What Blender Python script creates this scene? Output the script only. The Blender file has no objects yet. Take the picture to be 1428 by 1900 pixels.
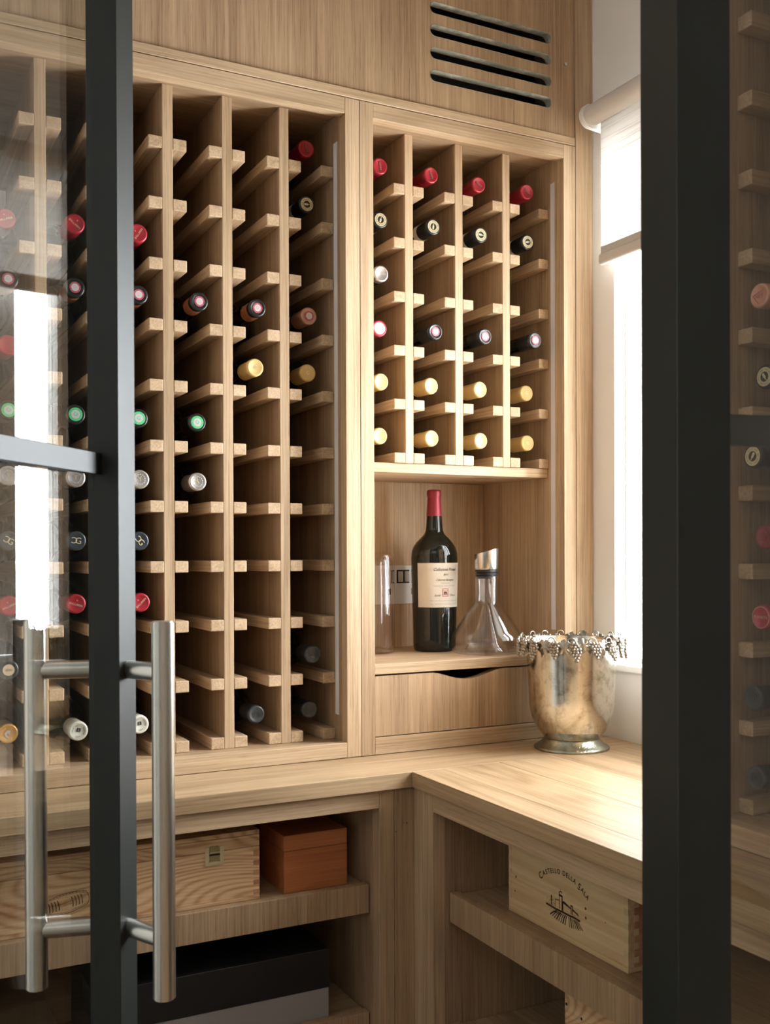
import bpy, bmesh, math, random
from mathutils import Vector, Matrix

S = bpy.context.scene
C = S.collection
random.seed(7)
PI = math.pi

# ------------------------------------------------------------------ camera
cam = bpy.data.cameras.new('camera')
cam_ob = bpy.data.objects.new('camera', cam)
C.objects.link(cam_ob)
F = Vector((0.4562895, 0.88981314, -0.00569825))
R_ = Vector((0.88981253, -0.45631216, -0.0035877))
U_ = R_.cross(F)
m = Matrix.Identity(4)
for i in range(3):
    m[i][0], m[i][1], m[i][2] = R_[i], U_[i], -F[i]
cam_ob.matrix_world = m
cam.sensor_fit = 'HORIZONTAL'
cam.sensor_width = 36.0
cam.lens = 1934.5 / 1428 * 36
cam.shift_y = (1034.0 - 950.0) / 1428
cam.clip_start = 0.02
cam.dof.use_dof = True
cam.dof.focus_distance = 1.95
cam.dof.aperture_fstop = 16
S.camera = cam_ob

# ------------------------------------------------------------------ light
W = bpy.data.worlds.new('world')
S.world = W
W.use_nodes = True
bg = W.node_tree.nodes['Background']
bg.inputs[0].default_value = (0.90, 0.955, 1.0, 1)
bg.inputs[1].default_value = 29.0

def area(name, loc, rot, sx, sy, power, col=(1, 1, 1), portal=False):
    l = bpy.data.lights.new(name, 'AREA')
    l.shape = 'RECTANGLE'; l.size = sx; l.size_y = sy; l.energy = power; l.color = col
    if portal: l.cycles.is_portal = True
    o = bpy.data.objects.new(name, l); o.location = loc; o.rotation_euler = rot
    C.objects.link(o); return o
area('window_portal', (1.40, 1.30, 0.29), (0, PI/2, 0), 1.1, 0.62, 1, portal=True)
area('hall_overhead_fill', (-0.6, -1.3, 1.30), (0, 0, 0), 1.6, 1.6, 8, (1.0, 0.975, 0.95))  # added fill from overhead in the hall, not an actual ceiling lamp
area('hall_left_fill', (-2.4, -0.7, 0.3), (0, -PI/2, 0), 1.8, 1.8, 18, (1.0, 0.99, 0.97))  # added fill from the hall's left side, the wall there has no window

S.view_settings.view_transform = 'Standard'
S.view_settings.look = 'None'
S.view_settings.exposure = 0.28
S.view_settings.gamma = 1.0
S.view_settings.use_curve_mapping = False
S.cycles.use_denoising = True
S.cycles.max_bounces = 12
S.cycles.diffuse_bounces = 5
S.cycles.transparent_max_bounces = 24
S.cycles.sample_clamp_indirect = 6.0

# ------------------------------------------------------------------ materials
def newmat(name):
    mt = bpy.data.materials.new(name); mt.use_nodes = True
    nt = mt.node_tree; b = nt.nodes['Principled BSDF']
    return mt, nt, b

def simple(name, col, rough=0.5, metal=0.0, coat=0.0, bump=0.0, bscale=200, spec=None, vary=0.0, vscale=20):
    mt, nt, b = newmat(name)
    b.inputs['Base Color'].default_value = (*col, 1)
    b.inputs['Roughness'].default_value = rough
    b.inputs['Metallic'].default_value = metal
    b.inputs['Coat Weight'].default_value = coat
    if spec is not None: b.inputs['Specular IOR Level'].default_value = spec
    tc = nt.nodes.new('ShaderNodeTexCoord')
    n = nt.nodes.new('ShaderNodeTexNoise'); n.inputs['Scale'].default_value = vscale; n.inputs['Detail'].default_value = 4
    nt.links.new(tc.outputs['Object'], n.inputs['Vector'])
    mx = nt.nodes.new('ShaderNodeMix'); mx.data_type = 'RGBA'
    mx.inputs[6].default_value = (*[c * (1 - vary) for c in col], 1)
    mx.inputs[7].default_value = (*[min(1, c * (1 + vary)) for c in col], 1)
    nt.links.new(n.outputs['Fac'], mx.inputs[0]); nt.links.new(mx.outputs[2], b.inputs['Base Color'])
    if bump:
        n2 = nt.nodes.new('ShaderNodeTexNoise'); n2.inputs['Scale'].default_value = bscale
        nt.links.new(tc.outputs['Object'], n2.inputs['Vector'])
        bp = nt.nodes.new('ShaderNodeBump'); bp.inputs['Strength'].default_value = bump; bp.inputs['Distance'].default_value = 0.001
        nt.links.new(n2.outputs['Fac'], bp.inputs['Height']); nt.links.new(bp.outputs[0], b.inputs['Normal'])
    return mt

def wood(name, axis, dark, light, pore=0.25, ring=0.35, ringscale=26.0, rough=0.5, vary=0.12, across=1.0, hue=0.0):
    """oak / pine: streaks and cathedral lines running along one axis"""
    mt, nt, b = newmat(name)
    N = nt.nodes; L = nt.links
    tc = N.new('ShaderNodeTexCoord'); oi = N.new('ShaderNodeObjectInfo')
    sc = N.new('ShaderNodeVectorMath'); sc.operation = 'SCALE'; sc.inputs[0].default_value = (13.1, 7.7, 9.3)
    L.new(oi.outputs['Random'], sc.inputs['Scale'])
    ad = N.new('ShaderNodeVectorMath'); ad.operation = 'ADD'
    L.new(tc.outputs['Object'], ad.inputs[0]); L.new(sc.outputs[0], ad.inputs[1])
    def mapped(a, l):
        mp = N.new('ShaderNodeMapping'); mp.vector_type = 'POINT'
        v = [a, a, a]; v['XYZ'.index(axis)] = l
        mp.inputs['Scale'].default_value = v
        L.new(ad.outputs[0], mp.inputs['Vector']); return mp.outputs[0]
    def noise(vec, detail=3, rgh=0.55):
        n = N.new('ShaderNodeTexNoise'); n.inputs['Scale'].default_value = 1; n.inputs['Detail'].default_value = detail
        n.inputs['Roughness'].default_value = rgh
        L.new(vec, n.inputs['Vector']); return n.outputs['Fac']
    def math_(op, a, b2, c=None):
        q = N.new('ShaderNodeMath'); q.operation = op
        for i, v in enumerate([a, b2, c]):
            if v is None: continue
            if isinstance(v, (int, float)): q.inputs[i].default_value = v
            else: L.new(v, q.inputs[i])
        return q.outputs[0]
    streak = noise(mapped(330 * across, 5), 3)
    broad = noise(mapped(28 * across, 1.6), 2)
    contour = noise(mapped(9 * across, 0.9 if ring < 0.45 else 1.7), 1, 0.4)
    rg = math_('SINE', math_('MULTIPLY', contour, ringscale * 2.6), 0)
    rg = math_('MULTIPLY_ADD', rg, 0.5, 0.5)
    rg = math_('POWER', rg, 2.0)
    pores = noise(mapped(900 * across, 22), 2, 0.6)
    pr = N.new('ShaderNodeMapRange'); pr.inputs[1].default_value = 0.56; pr.inputs[2].default_value = 0.68
    L.new(pores, pr.inputs[0])
    f = math_('MULTIPLY_ADD', streak, 1.15, -0.30)
    f = math_('MULTIPLY_ADD', broad, 0.90, f)
    f = math_('SUBTRACT', f, 0.175)
    f = math_('MULTIPLY_ADD', rg, -ring, f)
    f = math_('MULTIPLY_ADD', pr.outputs[0], -pore, f)
    rnd = math_('MULTIPLY_ADD', oi.outputs['Random'], vary * 2, -vary)
    f = math_('ADD', f, rnd)
    f = math_('ADD', f, 0.06 + ring * 0.35)
    cl = N.new('ShaderNodeClamp'); L.new(f, cl.inputs[0])
    mx = N.new('ShaderNodeMix'); mx.data_type = 'RGBA'
    mx.inputs[6].default_value = (*dark, 1); mx.inputs[7].default_value = (*light, 1)
    L.new(cl.outputs[0], mx.inputs[0]); L.new(mx.outputs[2], b.inputs['Base Color'])
    b.inputs['Roughness'].default_value = rough
    b.inputs['Specular IOR Level'].default_value = 0.4
    bp = N.new('ShaderNodeBump'); bp.inputs['Strength'].default_value = 0.18; bp.inputs['Distance'].default_value = 0.0005
    L.new(f, bp.inputs['Height']); L.new(bp.outputs[0], b.inputs['Normal'])
    return mt

OD, OL = (0.25, 0.150, 0.074), (0.62, 0.452, 0.285)
oak = {a: wood('oak_' + a, a, OD, OL, vary=0.05, ring=0.16, ringscale=14) for a in 'XYZ'}
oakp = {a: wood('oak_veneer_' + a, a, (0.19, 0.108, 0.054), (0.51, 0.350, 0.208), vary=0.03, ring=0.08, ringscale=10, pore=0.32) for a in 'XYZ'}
oakw = {a: wood('oak_worktop_' + a, a, (0.24, 0.145, 0.070), (0.54, 0.385, 0.228), vary=0.09, ring=0.26, ringscale=24, rough=0.34) for a in 'XYZ'}
oaks = wood('oak_slat', 'Y', (0.29, 0.18, 0.095), (0.66, 0.48, 0.305), vary=0.07, ring=0.14, ringscale=16, rough=0.55)
pine = {a: wood('pine_' + a, a, (0.44, 0.20, 0.08), (0.86, 0.62, 0.36), vary=0.02, ring=0.50, ringscale=120, pore=0.04, across=0.75) for a in 'XYZ'}
pinep = {a: wood('pale_pine_' + a, a, (0.52, 0.31, 0.14), (0.76, 0.60, 0.345), vary=0.02, ring=0.24, ringscale=60, pore=0.06, across=0.6) for a in 'XYZ'}
pinered = wood('red_pine', 'X', (0.30, 0.10, 0.05), (0.60, 0.33, 0.18), vary=0.02, ring=0.4, ringscale=12, pore=0.04)
cedar = {a: wood('cedar_' + a, a, (0.30, 0.09, 0.028), (0.56, 0.21, 0.075), vary=0.02, ring=0.12, ringscale=20, pore=0.1) for a in 'XYZ'}
white = simple('white_paint', (0.86, 0.845, 0.81), 0.6, bump=0.15, bscale=300, vary=0.02)
hallwhite = simple('hall_paint', (0.72, 0.70, 0.66), 0.7, vary=0.02)
ceilm = simple('ceiling_paint', (0.82, 0.81, 0.79), 0.7, vary=0.02)
floorm = wood('floor_oak', 'X', (0.20, 0.12, 0.06), (0.45, 0.31, 0.18), rough=0.4)
gloss_white = simple('white_gloss', (0.84, 0.83, 0.80), 0.3, vary=0.01)
black_steel = simple('black_powdercoat', (0.010, 0.0135, 0.0115), 0.48, spec=0.45, bump=0.12, bscale=500, vary=0.15, vscale=8)
steel = simple('brushed_steel', (0.70, 0.68, 0.63), 0.27, metal=1.0, vary=0.05, vscale=60)
steelb = simple('satin_steel', (0.66, 0.64, 0.61), 0.25, metal=1.0, vary=0.03)
chrome = simple('socket_steel', (0.78, 0.77, 0.76), 0.4, metal=0.15, vary=0.03)
black = simple('black_plastic', (0.012, 0.012, 0.012), 0.4)
rubber = simple('black_rubber', (0.012, 0.012, 0.013), 0.5)
blackbox = simple('black_card', (0.008, 0.008, 0.009), 0.5, bump=0.1)
greybox = simple('grey_card', (0.30, 0.275, 0.27), 0.6, vary=0.03)
brass = simple('brass', (0.78, 0.70, 0.44), 0.30, metal=0.5, vary=0.15, vscale=80)
ledm = simple('light_diffuser', (0.74, 0.72, 0.72), 0.45, vary=0.01)
print_brown = simple('burnt_print', (0.045, 0.018, 0.012), 0.7, vary=0.3, vscale=400)
ink = simple('ink_black', (0.03, 0.028, 0.027), 0.6)
ink_pale = simple('ink_pale', (0.36, 0.32, 0.28), 0.6)
ink_red = simple('ink_red', (0.45, 0.06, 0.05), 0.6)
paper = simple('label_paper', (0.74, 0.67, 0.57), 0.7, vary=0.02)
paper_shaded = simple('shaded_label_paper', (0.26, 0.21, 0.15), 0.7, vary=0.05)  # bottle label paper, darkened so its colour carries the shade of the bays
wine_glass = simple('dark_bottle_glass', (0.008, 0.009, 0.006), 0.05)
gold = simple('gold_foil', (0.80, 0.60, 0.28), 0.3, metal=0.8, vary=0.1, vscale=300)
knotm = simple('knot_wood', (0.17, 0.08, 0.035), 0.6, vary=0.2, vscale=300)

def liner_mat():
    mt, nt, b = newmat('vent_liner_grey')
    tc = nt.nodes.new('ShaderNodeTexCoord'); n = nt.nodes.new('ShaderNodeTexNoise')
    n.inputs['Scale'].default_value = 28; n.inputs['Detail'].default_value = 6; n.inputs['Roughness'].default_value = 0.7
    nt.links.new(tc.outputs['Object'], n.inputs['Vector'])
    r = nt.nodes.new('ShaderNodeValToRGB'); r.color_ramp.elements[0].position = 0.45; r.color_ramp.elements[0].color = (0.34, 0.34, 0.27, 1)
    r.color_ramp.elements[1].position = 0.68; r.color_ramp.elements[1].color = (0.70, 0.70, 0.62, 1)
    nt.links.new(n.outputs['Fac'], r.inputs[0]); nt.links.new(r.outputs[0], b.inputs['Base Color'])
    b.inputs['Roughness'].default_value = 0.6
    return mt
linerm = liner_mat()

def silver_mat():
    mt, nt, b = newmat('antique_silver')
    N = nt.nodes; L = nt.links
    tc = N.new('ShaderNodeTexCoord')
    n = N.new('ShaderNodeTexNoise'); n.inputs['Scale'].default_value = 55; n.inputs['Detail'].default_value = 9; n.inputs['Roughness'].default_value = 0.68
    L.new(tc.outputs['Object'], n.inputs['Vector'])
    n3 = N.new('ShaderNodeTexNoise'); n3.inputs['Scale'].default_value = 420; n3.inputs['Detail'].default_value = 3
    L.new(tc.outputs['Object'], n3.inputs['Vector'])
    r = N.new('ShaderNodeValToRGB'); r.color_ramp.elements[0].position = 0.30; r.color_ramp.elements[0].color = (0.40, 0.37, 0.30, 1)
    r.color_ramp.elements[1].position = 0.52; r.color_ramp.elements[1].color = (0.76, 0.735, 0.67, 1)
    L.new(n.outputs['Fac'], r.inputs[0]); L.new(r.outputs[0], b.inputs['Base Color'])
    b.inputs['Metallic'].default_value = 1.0
    rr = N.new('ShaderNodeMapRange'); rr.inputs[1].default_value = 0.35; rr.inputs[2].default_value = 0.7
    rr.inputs[3].default_value = 0.09; rr.inputs[4].default_value = 0.22
    L.new(n.outputs['Fac'], rr.inputs[0]); L.new(rr.outputs[0], b.inputs['Roughness'])
    bp = N.new('ShaderNodeBump'); bp.inputs['Strength'].default_value = 0.10; bp.inputs['Distance'].default_value = 0.0006
    L.new(n3.outputs['Fac'], bp.inputs['Height']); L.new(bp.outputs[0], b.inputs['Normal'])
    return mt
silver = silver_mat()
silver_foot = simple('tarnished_silver', (0.36, 0.36, 0.29), 0.28, metal=1.0, vary=0.5, vscale=90, bump=0.8, bscale=260)
silver_fruit = simple('cast_silver', (0.40, 0.37, 0.32), 0.30, metal=1.0, vary=0.2, vscale=150)

def clear_glass(name, tint=(1, 1, 1), boost=1.0):
    """thin clear glass: transparent with a Fresnel mirror on both faces"""
    mt = bpy.data.materials.new(name); mt.use_nodes = True
    nt = mt.node_tree; N = nt.nodes; L = nt.links
    N.clear()
    out = N.new('ShaderNodeOutputMaterial')
    tr = N.new('ShaderNodeBsdfTransparent'); tr.inputs[0].default_value = (*tint, 1)
    gl = N.new('ShaderNodeBsdfGlossy'); gl.inputs['Roughness'].default_value = 0.0
    ge = N.new('ShaderNodeNewGeometry')
    mr = N.new('ShaderNodeMapRange'); mr.inputs[3].default_value = 1.52; mr.inputs[4].default_value = 1 / 1.52
    L.new(ge.outputs['Backfacing'], mr.inputs[0])
    fr = N.new('ShaderNodeFresnel'); L.new(mr.outputs[0], fr.inputs['IOR'])
    mu = N.new('ShaderNodeMath'); mu.operation = 'MULTIPLY'; mu.inputs[1].default_value = boost; mu.use_clamp = True
    L.new(fr.outputs[0], mu.inputs[0])
    mx = N.new('ShaderNodeMixShader'); L.new(mu.outputs[0], mx.inputs[0]); L.new(tr.outputs[0], mx.inputs[1]); L.new(gl.outputs[0], mx.inputs[2])
    L.new(mx.outputs[0], out.inputs[0])
    return mt
pane_glass = clear_glass('door_glass', (0.965, 0.972, 0.965), 1.45)
vessel_glass = clear_glass('vessel_glass', (0.992, 0.992, 0.992))
vessel_pink = clear_glass('canister_glass', (0.98, 0.965, 0.96))

def fabric_mat():
    mt = bpy.data.materials.new('blind_fabric'); mt.use_nodes = True
    nt = mt.node_tree; N = nt.nodes; L = nt.links; N.clear()
    out = N.new('ShaderNodeOutputMaterial')
    tc = N.new('ShaderNodeTexCoord'); mp = N.new('ShaderNodeMapping'); mp.inputs['Scale'].default_value = (1, 7, 330)
    L.new(tc.outputs['Object'], mp.inputs[0])
    n = N.new('ShaderNodeTexNoise'); n.inputs['Scale'].default_value = 1; n.inputs['Detail'].default_value = 3
    L.new(mp.outputs[0], n.inputs['Vector'])
    r = N.new('ShaderNodeValToRGB'); r.color_ramp.elements[0].position = 0.30; r.color_ramp.elements[0].color = (0.60, 0.57, 0.54, 1)
    r.color_ramp.elements[1].position = 0.5; r.color_ramp.elements[1].color = (0.80, 0.78, 0.75, 1)
    L.new(n.outputs['Fac'], r.inputs[0])
    d = N.new('ShaderNodeBsdfDiffuse'); t = N.new('ShaderNodeBsdfTranslucent')
    L.new(r.outputs[0], d.inputs[0]); L.new(r.outputs[0], t.inputs[0])
    mx = N.new('ShaderNodeMixShader'); mx.inputs[0].default_value = 0.45
    L.new(d.outputs[0], mx.inputs[1]); L.new(t.outputs[0], mx.inputs[2]); L.new(mx.outputs[0], out.inputs[0])
    return mt
fabric = fabric_mat()

# ------------------------------------------------------------------ mesh helpers
class MB:
    def __init__(s): s.bm = bmesh.new()
    def box(s, x0, x1, y0, y1, z0, z1, bev=0.0, seg=1):
        r = bmesh.ops.create_cube(s.bm, size=1)
        vs = r['verts']
        bmesh.ops.scale(s.bm, vec=(x1 - x0, y1 - y0, z1 - z0), verts=vs)
        bmesh.ops.translate(s.bm, vec=((x0 + x1) / 2, (y0 + y1) / 2, (z0 + z1) / 2), verts=vs)
        if bev:
            es = list({e for v in vs for e in v.link_edges})
            bmesh.ops.bevel(s.bm, geom=es, offset=bev, segments=seg, affect='EDGES', profile=0.5)
        return s
    def tube(s, p0, p1, r, seg=24, r1=None, cap=True):
        p0, p1 = Vector(p0), Vector(p1); d = p1 - p0
        q = d.to_track_quat('Z', 'Y').to_matrix().to_4x4()
        mt = Matrix.Translation((p0 + p1) / 2) @ q
        bmesh.ops.create_cone(s.bm, cap_ends=cap, segments=seg, radius1=r, radius2=r if r1 is None else r1, depth=d.length, matrix=mt)
        return s
    def lathe(s, prof, seg=48, center=(0, 0, 0), axis='Z', closed=False):
        """prof: list of (radius, height); r==0 gives a pole"""
        rings = []
        c = Vector(center)
        def P(r, h, a):
            x, y = r * math.cos(a), r * math.sin(a)
            if axis == 'Z': return c + Vector((x, y, h))
            return c + Vector((x, h, -y))
        for r, h in prof:
            if r <= 1e-7: rings.append([s.bm.verts.new(P(0, h, 0))])
            else: rings.append([s.bm.verts.new(P(r, h, 2 * PI * i / seg)) for i in range(seg)])
        for a, b in zip(rings[:-1], rings[1:]):
            for i in range(seg):
                j = (i + 1) % seg
                if len(a) == 1 and len(b) == 1: continue
                if len(a) == 1: s.bm.faces.new((a[0], b[j], b[i]))
                elif len(b) == 1: s.bm.faces.new((a[i], a[j], b[0]))
                else: s.bm.faces.new((a[i], a[j], b[j], b[i]))
        return s
    def ball(s, p, r, sub=1):
        bmesh.ops.create_icosphere(s.bm, subdivisions=sub, radius=r, matrix=Matrix.Translation(p)); return s
    def poly(s, pts):
        s.bm.faces.new([s.bm.verts.new(p) for p in pts]); return s
    def path(s, pts, r, seg=6):
        """round wire through points"""
        pts = [Vector(p) for p in pts]; rings = []
        for i, p in enumerate(pts):
            t = (pts[min(i + 1, len(pts) - 1)] - pts[max(i - 1, 0)]).normalized()
            a = t.orthogonal().normalized() if i == 0 else (a - t * a.dot(t)).normalized()
            b = t.cross(a)
            rings.append([s.bm.verts.new(p + (a * math.cos(2 * PI * k / seg) + b * math.sin(2 * PI * k / seg)) * r) for k in range(seg)])
        for A, B in zip(rings[:-1], rings[1:]):
            for k in range(seg): s.bm.faces.new((A[k], A[(k + 1) % seg], B[(k + 1) % seg], B[k]))
        s.bm.faces.new(rings[0][::-1]); s.bm.faces.new(rings[-1]); return s
    def mesh(s, name, mat, smooth=False, angle=None):
        bmesh.ops.recalc_face_normals(s.bm, faces=s.bm.faces)
        me = bpy.data.meshes.new(name)
        if smooth:
            for f in s.bm.faces: f.smooth = True
            if angle is not None:
                for e in s.bm.edges:
                    if len(e.link_faces) == 2 and e.calc_face_angle(0) > angle: e.smooth = False
        s.bm.to_mesh(me); s.bm.free()
        me.materials.append(mat)
        return me
    def build(s, name, mat, parent=None, smooth=False, angle=0.6, local=False, loc=None):
        me = s.mesh(name, mat, smooth, angle)
        return link(name, me, parent, local, loc)

def link(name, me, parent=None, local=False, loc=None):
    o = bpy.data.objects.new(name, me); C.objects.link(o)
    if parent is not None:
        o.parent = parent
        if loc is not None: o.location = loc
        elif not local: o.location = -world_loc(parent)
    elif loc is not None: o.location = loc
    return o

def world_loc(o):
    v = Vector((0, 0, 0))
    while o is not None:
        v = v + o.location; o = o.parent
    return v

def tag(o, label, cat, group=None, kind=None):
    if label: o['label'] = label
    if cat: o['category'] = cat
    if group: o['group'] = group
    if kind: o['kind'] = kind
    return o

def thing(name, label, cat, loc=(0, 0, 0), rotz=0, group=None, kind=None):
    o = bpy.data.objects.new(name, None); C.objects.link(o)
    o.empty_display_size = 0.05
    o.location = loc; o.rotation_euler = (0, 0, rotz)
    return tag(o, label, cat, group, kind)

def struct(o, label, cat='structure'):
    return tag(o, label, cat, None, 'structure')

def bx(name, mat, parent, x0, x1, y0, y1, z0, z1, bev=0.0006, seg=1, local=False):
    return MB().box(x0, x1, y0, y1, z0, z1, bev, seg).build(name, mat, parent, local=local)

def copy_tree(o, parent=None):
    c = o.copy(); C.objects.link(c); c.parent = parent
    for ch in [q for q in o.children]: copy_tree(ch, c)
    return c

def text_bm(body, size, shear=0.0, align='CENTER', bold=0.0):
    """glyph outlines of Blender's own font as flat geometry in the XY plane"""
    cu = bpy.data.curves.new('glyphs', 'FONT'); cu.body = body; cu.size = size; cu.shear = shear
    cu.offset = bold; cu.align_x = align; cu.align_y = 'CENTER'; cu.resolution_u = 3
    o = bpy.data.objects.new('glyphs', cu); C.objects.link(o)
    dg = bpy.context.evaluated_depsgraph_get()
    me = bpy.data.meshes.new_from_object(o.evaluated_get(dg))
    bm = bmesh.new(); bm.from_mesh(me)
    bpy.data.objects.remove(o); bpy.data.curves.remove(cu); bpy.data.meshes.remove(me)
    return bm

def add_bm(dst, src, fn):
    """copy src faces into dst with each vertex moved by fn"""
    mp = {}
    for v in src.verts: mp[v.index] = dst.verts.new(fn(v.co))
    for f in src.faces:
        try: dst.faces.new([mp[v.index] for v in f.verts])
        except ValueError: pass
    src.free()

# ================================================================== THE SETTING
FZ = -1.26     # floor
CZ = 1.34      # ceiling
Xw = 1.309     # window wall
struct(bx('floor', floorm, None, -2.6, 2.2, -3.1, 2.2, FZ - 0.05, FZ, 0), 'oak board floor running under the cellar and the hall', 'floor')
struct(bx('ceiling', ceilm, None, -2.6, 2.2, -3.1, 2.2, CZ, CZ + 0.05, 0), 'plain white ceiling above the wine room', 'ceiling')
struct(bx('wall_back', hallwhite, None, -2.6, 2.2, 2.06, 2.2, FZ, CZ, 0), 'plain wall hidden behind the two oak wine racks', 'wall')
struct(bx('wall_left', hallwhite, None, -0.36, -0.26, 0.50, 2.06, FZ, CZ, 0), 'plain left wall of the wine room beside the tall rack', 'wall')
wr = MB()
wy0, wy1, wz0, wz1 = 1.03, 1.584, -0.2308, 0.79
XO = 1.366
wr.box(Xw, XO, 0.40, wy0, FZ, CZ); wr.box(Xw, XO, wy1, 2.06, FZ, CZ)
wr.box(Xw, XO, wy0, wy1, FZ, wz0); wr.box(Xw, XO, wy0, wy1, wz1, CZ)
struct(wr.build('wall_right', white), 'white painted wall around the window on the right', 'wall')
wf = MB()
wf.box(-2.6, -0.30, 0.42, 0.50, FZ, CZ); wf.box(Xw + 0.16, 2.2, 0.30, 0.40, FZ, CZ); wf.box(-0.30, 1.47, 0.34, 0.40, 0.99, CZ)
struct(wf.build('wall_front', hallwhite), 'white wall of the hall around the glass doors', 'wall')
struct(bx('wall_hall_left', hallwhite, None, -2.6, -2.5, -3.1, 0.42, FZ, CZ, 0), 'white left wall of the hall behind the viewer', 'wall')
struct(bx('wall_hall_right', hallwhite, None, 2.1, 2.2, -3.1, 0.42, FZ, CZ, 0), 'white right wall of the hall behind the viewer', 'wall')
struct(bx('wall_hall_rear', hallwhite, None, -2.6, 2.2, -3.1, -3.0, FZ, CZ, 0), 'white rear wall of the hall behind the viewer', 'wall')

win = thing('window_1', 'tall bright window in a deep white reveal on the right', 'window', (1.44, 1.3, wz0 + 0.0148), kind='structure')
wfm = MB()
fx0, fx1 = 1.336, 1.366
wb = wy1 - 0.076
wfm.box(fx0, fx1, wy1 - 0.003, wy1, -0.216, wz1); wfm.box(fx0, fx1, wy0, wy0 + 0.03, -0.216, wz1)
wfm.box(fx0, fx1, wb - 0.048, wb, -0.206, wz1 - 0.03)
wfm.box(fx0, fx1, wy0 + 0.03, wy1 - 0.003, wz1 - 0.03, wz1); wfm.box(fx0, fx1, wy0 + 0.03, wy1 - 0.003, -0.216, -0.206)
wfm.build('window_frame', gloss_white, win)
wgl = clear_glass('window_glass')
bx('pane', wgl, win, 1.350, 1.354, wb + 0.0001, wy1 - 0.003, -0.206, wz1 - 0.03, 0)
bx('pane', wgl, win, 1.350, 1.354, wy0 + 0.03, wb - 0.0481, -0.206, wz1 - 0.03, 0)
MB().box(1.296, 1.3358, wy0 - 0.03, wy1 - 0.002, -0.2305, -0.216, 0.004, 3).build('window_sill', gloss_white, win, smooth=True)

# ------------------------------------------------------------------ roller blind
bl = thing('roller_blind', 'pale translucent roller blind half lowered over the window', 'blind', (1.28, 1.3, 0.54))
MB().tube((1.262, 1.592, 0.829), (1.262, 1.0, 0.829), 0.0195, 32).build('roller_tube', fabric_tube := simple('blind_roll', (0.66, 0.62, 0.58), 0.7, bump=0.2, bscale=600, vary=0.03), bl, smooth=True)
bk = MB()
prof = [(1.262 + 0.0225 * math.cos(a), 0.829 + 0.0225 * math.sin(a)) for a in [PI * 0.5 + PI * k / 20 for k in range(21)]]
prof = prof + [(1.309, 0.800), (1.309, 0.846)]
ym = (1.592, 1.602)
va = [bk.bm.verts.new((x, ym[0], z)) for x, z in prof]; vb = [bk.bm.verts.new((x, ym[1], z)) for x, z in prof]
bk.bm.faces.new(va); bk.bm.faces.new(vb[::-1])
for i in range(len(prof)): bk.bm.faces.new((va[i], va[(i + 1) % len(prof)], vb[(i + 1) % len(prof)], vb[i]))
bmesh.ops.bevel(bk.bm, geom=[e for e in bk.bm.edges if abs(e.verts[0].co.y - e.verts[1].co.y) < 1e-6], offset=0.002, segments=2, affect='EDGES')
bk.build('bracket', gloss_white, bl, smooth=True)
bx('fabric', fabric, bl, 1.2795, 1.2803, 1.012, 1.5865, 0.566, 0.835, 0)
MB().box(1.2735, 1.286, 1.008, 1.590, 0.545, 0.567, 0.006, 4).build('bottom_bar', simple('blind_hem', (0.62, 0.58, 0.54), 0.6, vary=0.03), bl, smooth=True)
MB().box(1.2788, 1.2812, 1.012, 1.5865, 0.5675, 0.580, 0.0004).build('hem', simple('blind_hem_fold', (0.58, 0.54, 0.50), 0.7, vary=0.03), bl)

# ================================================================== LEFT WINE RACK
Yf, Yd = 1.648, 1.704
Yback = 2.030
def make_slat(w, h, d0, d1):
    return MB().box(-w / 2, w / 2, d0, d1, -h, 0, 0.0014, 2).mesh('slat', oaks)
rk = thing('wine_rack', 'tall oak wine rack with eleven tiers, nearest the glass door on the left', 'wine rack', (0.27, Yf, -0.3601))
X0 = -0.255
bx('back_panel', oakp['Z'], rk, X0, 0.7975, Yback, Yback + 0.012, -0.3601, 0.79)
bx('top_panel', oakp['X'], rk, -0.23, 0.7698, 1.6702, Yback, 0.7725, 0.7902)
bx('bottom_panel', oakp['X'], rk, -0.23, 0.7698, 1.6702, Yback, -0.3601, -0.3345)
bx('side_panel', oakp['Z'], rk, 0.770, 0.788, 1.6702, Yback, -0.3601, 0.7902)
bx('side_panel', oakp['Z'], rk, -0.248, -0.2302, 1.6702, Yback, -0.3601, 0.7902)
bx('top_rail', oak['X'], rk, -0.23, 0.7698, Yf, 1.670, 0.7625, 0.7902)
bx('bottom_rail', oak['X'], rk, -0.23, 0.7698, Yf, 1.670, -0.3601, -0.3338)
bx('stile', oak['Z'], rk, 0.770, 0.7975, Yf, 1.670, -0.3601, 0.7902)
bx('stile', oak['Z'], rk, X0, -0.2302, Yf, 1.670, -0.3601, 0.7902)
bx('light_strip', ledm, rk, 0.7690, 0.7699, 1.681, 1.6955, -0.2897, 0.7248, 0)
LX = [0.6757, 0.5724, 0.4700, 0.3687, 0.2677, 0.1665, 0.0645, -0.038, -0.141]
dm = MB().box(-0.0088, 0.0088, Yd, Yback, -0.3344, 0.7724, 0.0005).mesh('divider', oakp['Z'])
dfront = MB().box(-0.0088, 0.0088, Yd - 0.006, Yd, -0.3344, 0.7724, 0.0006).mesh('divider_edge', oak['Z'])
sl = make_slat(0.0233, 0.0193, Yd - 0.0065, Yback)
rl = world_loc(rk)
def slat_at(rack, mesh, x, z):
    o = link('slat', mesh, rack); o.location = Vector((x, 0, z)) - world_loc(rack); return o
for x in LX:
    o = link('divider', dm, rk); o.location = Vector((x, 0, 0)) - rl
    e = link('edge_strip', dfront, o, local=True)
    for k in range(11):
        z = 0.6851 - 0.1 * k
        slat_at(rk, sl, x - 0.0088 - 0.01175, z); slat_at(rk, sl, x + 0.0088 + 0.01175, z)
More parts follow.
